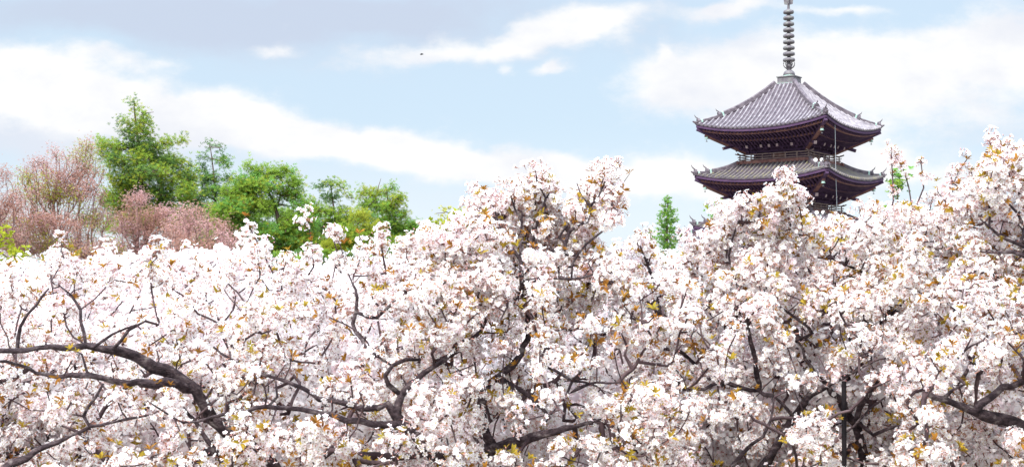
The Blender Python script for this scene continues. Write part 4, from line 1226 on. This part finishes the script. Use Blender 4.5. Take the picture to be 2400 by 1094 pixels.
near_tree('white blossoming cherry in front of the pagoda, with a dark pole at its middle', 104,
    [(1960, 1500, 12.6, 50), (1990, 1250, 12.5, 44), (2024, 1094, 12.4, 30), (2007, 993, 12.3, 26)],
    [[(2007, 993, 12.3, 24), (1974, 951, 12.2, 22), (1949, 914, 12.1, 16), (1900, 860, 12, 10), (1870, 800, 12, 7)],
     [(1800, 1110, 12.1, 26), (1829, 1026, 12, 23), (1858, 980, 12, 21), (1891, 939, 11.9, 19), (1924, 910, 11.8, 17), (1958, 896, 11.7, 14), (2000, 872, 11.6, 10), (2040, 850, 11.6, 6)],
     [(1858, 975, 11.9, 10), (1840, 950, 11.9, 9), (1812, 926, 11.9, 7)],
     [(2010, 985, 12.2, 20), (2016, 955, 12.2, 17), (2045, 914, 12.2, 14), (2065, 880, 12.2, 8)],
     [(1975, 1020, 11.6, 7), (2000, 1000, 11.6, 7), (2041, 955, 11.6, 6), (2092, 922, 11.6, 4)],
     [(2050, 1020, 12, 11), (2070, 1008, 12, 10), (2132, 988, 12, 9), (2196, 966, 12, 5)],
     [(1690, 1130, 11, 15), (1723, 1088, 11, 14), (1765, 1040, 11, 11), (1800, 1001, 11, 9), (1815, 930, 11, 5)],
     [(2040, 790, 11.8, 12), (2070, 748, 11.7, 11), (2103, 727, 11.7, 9), (2134, 690, 11.7, 7), (2169, 646, 11.7, 4)],
     [(1900, 780, 11.8, 10), (1876, 749, 11.8, 9), (1845, 728, 11.8, 7), (1817, 710, 11.8, 4)],
     [(2300, 790, 12, 10), (2288, 778, 12, 10), (2237, 731, 12, 9), (2207, 702, 12, 7), (2170, 654, 12, 4)],
     [(1985, 620, 12.2, 8), (1985, 590, 12.2, 7), (2000, 570, 12.2, 5), (1990, 550, 12.2, 4)], [(1560, 790, 12, 11), (1545, 700, 12, 10), (1525, 640, 12, 8), (1500, 575, 12, 5)],
     [(1548, 665, 12, 8), (1575, 640, 12, 7), (1600, 618, 12, 4)], [(1780, 900, 12, 14), (1760, 800, 12, 12), (1740, 700, 12, 9), (1710, 600, 12, 6), (1730, 520, 12, 4)],
     [(1700, 890, 11.5, 10), (1630, 912, 11.3, 9), (1560, 900, 11.2, 6)]],
    [(1480, 500, 2160, 760, 11.2, 13.4, 860, .6), (1480, 700, 2180, 1300, 10.3, 13.2, 760, .3), (1780, 425, 1900, 540, 11.8, 12.4, 40, 0)], leaf=.40,
    sprigs=[(((1500, 620, 12, 5), (1496, 580, 12, 4), (1492, 550, 12, 3)), 5, .085, 28, 3), (((1622, 620, 12, 5), (1618, 590, 12, 4), (1622, 566, 12, 3)), 5, .085, 28, 3), (((1665, 590, 12, 5), (1662, 560, 12, 4), (1664, 532, 12, 3)), 5, .09, 30, 3), (((1700, 560, 12, 5), (1698, 525, 12, 4), (1702, 496, 12, 3)), 6, .09, 30, 3),
            (((1850, 520, 12, 6), (1846, 475, 12, 5), (1836, 432, 12, 4)), 9, .095, 34, 3), (((1800, 520, 12, 6), (1802, 485, 12, 5), (1806, 452, 12, 4)), 6, .09, 32, 3), (((1880, 530, 12, 5), (1876, 495, 12, 4), (1868, 470, 12, 3)), 5, .09, 30, 3), (((1740, 530, 12, 5), (1738, 500, 12, 4), (1742, 475, 12, 3)), 5, .09, 30, 3),
            (((2094, 470, 12, 5), (2092, 420, 12, 4), (2088, 350, 12, 3)), 9, .05, 5, 7), (((2130, 440, 12.1, 4), (2118, 400, 12.1, 3), (2098, 365, 12.1, 2.5)), 6, .045, 4, 5),
            (((2020, 520, 12.1, 4), (2016, 500, 12.1, 3), (2012, 478, 12.1, 3)), 5, .05, 4, 6), (((2165, 440, 12.2, 4), (2162, 410, 12.2, 3), (2158, 376, 12.2, 3)), 6, .05, 6, 6)])
near_tree('white blossoming cherry at the right edge with thick dark limbs and a tall crown', 105,
    [(2620, 1640, 10.6, 70), (2560, 1250, 10.5, 60), (2470, 1040, 10.3, 42)],
    [[(2440, 1020, 10.3, 40), (2381, 993, 10.2, 38), (2339, 980, 10.2, 35), (2286, 966, 10.1, 30), (2248, 947, 10.1, 24), (2195, 930, 10.0, 18), (2169, 920, 10.0, 12)],
     [(2284, 968, 10.1, 26), (2320, 930, 10.1, 23), (2356, 910, 10.1, 21), (2402, 893, 10.1, 17), (2470, 870, 10.1, 12)],
     [(2430, 640, 10.6, 16), (2400, 598, 10.6, 13), (2373, 587, 10.6, 11), (2338, 593, 10.6, 7)],
     [(2440, 610, 10.7, 12), (2391, 570, 10.7, 11), (2342, 553, 10.7, 9), (2297, 513, 10.7, 5)],
     [(2400, 540, 10.9, 8), (2384, 501, 10.9, 7), (2345, 462, 10.9, 4)],
     [(2215, 930, 10, 14), (2236, 912, 10, 10), (2262, 900, 10, 6)],
     [(2400, 480, 11, 8), (2370, 420, 11, 7), (2350, 370, 11, 4)]],
    [(2130, 350, 2900, 720, 10.4, 12.2, 760, .4), (2120, 660, 2900, 1300, 9.6, 12.0, 620, .3), (2310, 345, 2420, 470, 10.6, 11.4, 60, 0)], leaf=.42,
    sprigs=[(((2235, 430, 11.4, 4), (2245, 405, 11.4, 3), (2266, 374, 11.4, 3)), 6, .05, 5, 6), (((2285, 450, 11.5, 4), (2282, 425, 11.5, 3), (2276, 402, 11.5, 3)), 5, .045, 4, 5), (((2345, 380, 10.9, 4), (2350, 358, 10.9, 3), (2346, 344, 10.9, 3)), 4, .06, 10, 4)])
near_tree('white blossoming cherry whose branches enter from beyond the left edge', 106,
    [(-420, 1650, 12.4, 60), (-380, 1250, 12.3, 52), (-300, 1040, 12.2, 40)],
    [[(-300, 1040, 12.2, 30), (-180, 980, 12.1, 24), (-60, 930, 12, 18), (60, 900, 12, 12), (140, 880, 12, 7)], [(-300, 1030, 12.2, 30), (-280, 900, 12.2, 24), (-220, 800, 12.2, 18), (-120, 720, 12.2, 12), (20, 690, 12.2, 6)],
     [(-310, 1050, 12.2, 26), (-150, 1080, 12, 20), (40, 1060, 12, 14), (180, 1030, 12, 8)]],
    [(-700, 600, 320, 1300, 11.6, 14.2, 620, .5)], leaf=.4)
pl = MB(); pa, pb_ = at(1979, 1500, 11.3), at(1978, 893, 11.3)
pa[2] = -.05; pl.tube([pa, (pa + pb_) / 2, pb_], .022, 0, 8, [1.1, 1, .9])
po = pl.build('support_pole', ['pole'], None, True)
tag(po, 'thin dark upright pole standing among the blossom branches right of centre', 'pole')

# --- the grove behind: four kinds of cherry, copied in rows ------------------------------
def grove_tree(seed, H, Rc, nat, nf, fsize, R0, leaf):
    rng = np.random.default_rng(seed)
    root = empty('cherry_tree', (0, 0, 0))
    skel = []
    T = catmull([(0, 0, -.1, .13), (.05, .03, .35, .11), (.02, -.02, .8, .10)], .12)
    limb_mesh('trunk', T[:, :3], T[:, 3], 'cherry_bark', root, rng, 9, .1)
    skel.append(T[:, :3])
    n = 6
    for k in range(n):
        a = 2 * math.pi * k / n + rng.normal() * .25
        r = Rc * rng.uniform(.6, .92); zt_ = H * rng.uniform(.62, .92)
        c, s = math.cos(a), math.sin(a)
        C = catmull([(0, 0, .55 + .04 * k, .075), (c * r * .25, s * r * .25, 1.15, .06), (c * r * .6, s * r * .6, .5 + zt_ * .55, .04), (c * r * .85 + rng.normal() * .15, s * r * .85 + rng.normal() * .15, zt_ * .86, .02), (c * r, s * r, zt_, .01)], .12)
        C[2:-1, :3] += rng.normal(size=C[2:-1, :3].shape) * .012
        limb_mesh('limb', C[:, :3], C[:, 3], 'cherry_bark', root, rng, 7, .12)
        skel.append(C[:, :3])
    S = np.concatenate(skel)
    att = []
    while len(att) < nat:
        q = rng.uniform(-1, 1, 3)
        rr = np.linalg.norm(q)
        if rr > 1 or rr < .35: continue
        p = np.array([q[0] * Rc, q[1] * Rc, H * .60 + q[2] * H * .42])
        p[2] += .22 * math.sin(p[0] * 2.3 + seed) * math.cos(p[1] * 2.1)
        if p[2] < .9: continue
        att.append(p)
    N, par, tips = grow(S, np.array(att), .16, rng, rise=.35, wig=.14, sag=.04)
    R = radii(N, par, len(S), .005, 2.3, .035)
    tb = Bulk(); twig_bulk(tb, N, par, R, len(S), 0, 4)
    tb.build('twigs', ['twig_bark'], root)
    sec = par[tips]; sec = sec[(sec >= len(S)) & (rng.random(len(sec)) < .35)]
    ci = np.concatenate([tips, sec])
    out = N[ci] - N[np.maximum(par[ci], 0)]; out /= np.linalg.norm(out, axis=1, keepdims=True) + 1e-6
    fb = Bulk(); lb = Bulk()
    bloom(fb, N[ci], out, R0 * rng.uniform(.7, 1.25, len(ci)), nf, fsize, rng, True, 3)
    lt = tips[rng.random(len(tips)) < leaf]
    o3 = rand_dirs(len(lt), rng) + np.array([[0, 0, .8]]); o3 /= np.linalg.norm(o3, axis=1, keepdims=True)
    tufts(lb, N[lt] + o3 * R0 * 1.0, o3, .085, rng)
    fb.build('blossom', FMATS, root); lb.build('young_leaves', ['leaf_copper', 'leaf_olive'], root)
    return root
KIND = [grove_tree(201 + i, 3.75, 2.5, 1500, 30, .026, .125, .35) for i in range(4)]
def copy_thing(o):
    c = o.copy(); COL.objects.link(c)
    for ch in o.children:
        d = ch.copy(); COL.objects.link(d); d.parent = c
    return c
ROWS = [(15.0, 3.2, 7, 1.0), (18.6, 3.5, 7, 1.02), (22.8, 3.9, 8, 1.06), (28.0, 4.4, 8, 1.1), (34.5, 4.8, 9, 1.16)]
rg = np.random.default_rng(77)
used = [False] * 4
ORD = ['first', 'second', 'third', 'fourth', 'fifth']
for ri, (y, sp, n, sc) in enumerate(ROWS):
    for k in range(n):
        x = (k - (n - 1) / 2) * sp + rg.normal() * .4 + (.5 * sp if ri % 2 else 0)
        yy_ = y + rg.normal() * .5
        if abs(x) > yy_ * .378 + 2.6: continue
        v = int(rg.integers(0, 4))
        o = KIND[v] if not used[v] else copy_thing(KIND[v])
        used[v] = True
        s = sc * rg.uniform(.94, 1.05)
        o.location = (x, yy_, float(zt(yy_))); o.rotation_euler = (0, 0, rg.random() * 6.28); o.scale = (s * 1.05, s * 1.05, s)
        tag(o, 'white blossoming cherry in the dense grove, seen through gaps behind the near branches', 'cherry tree', 'cherry trees further back in the grove')
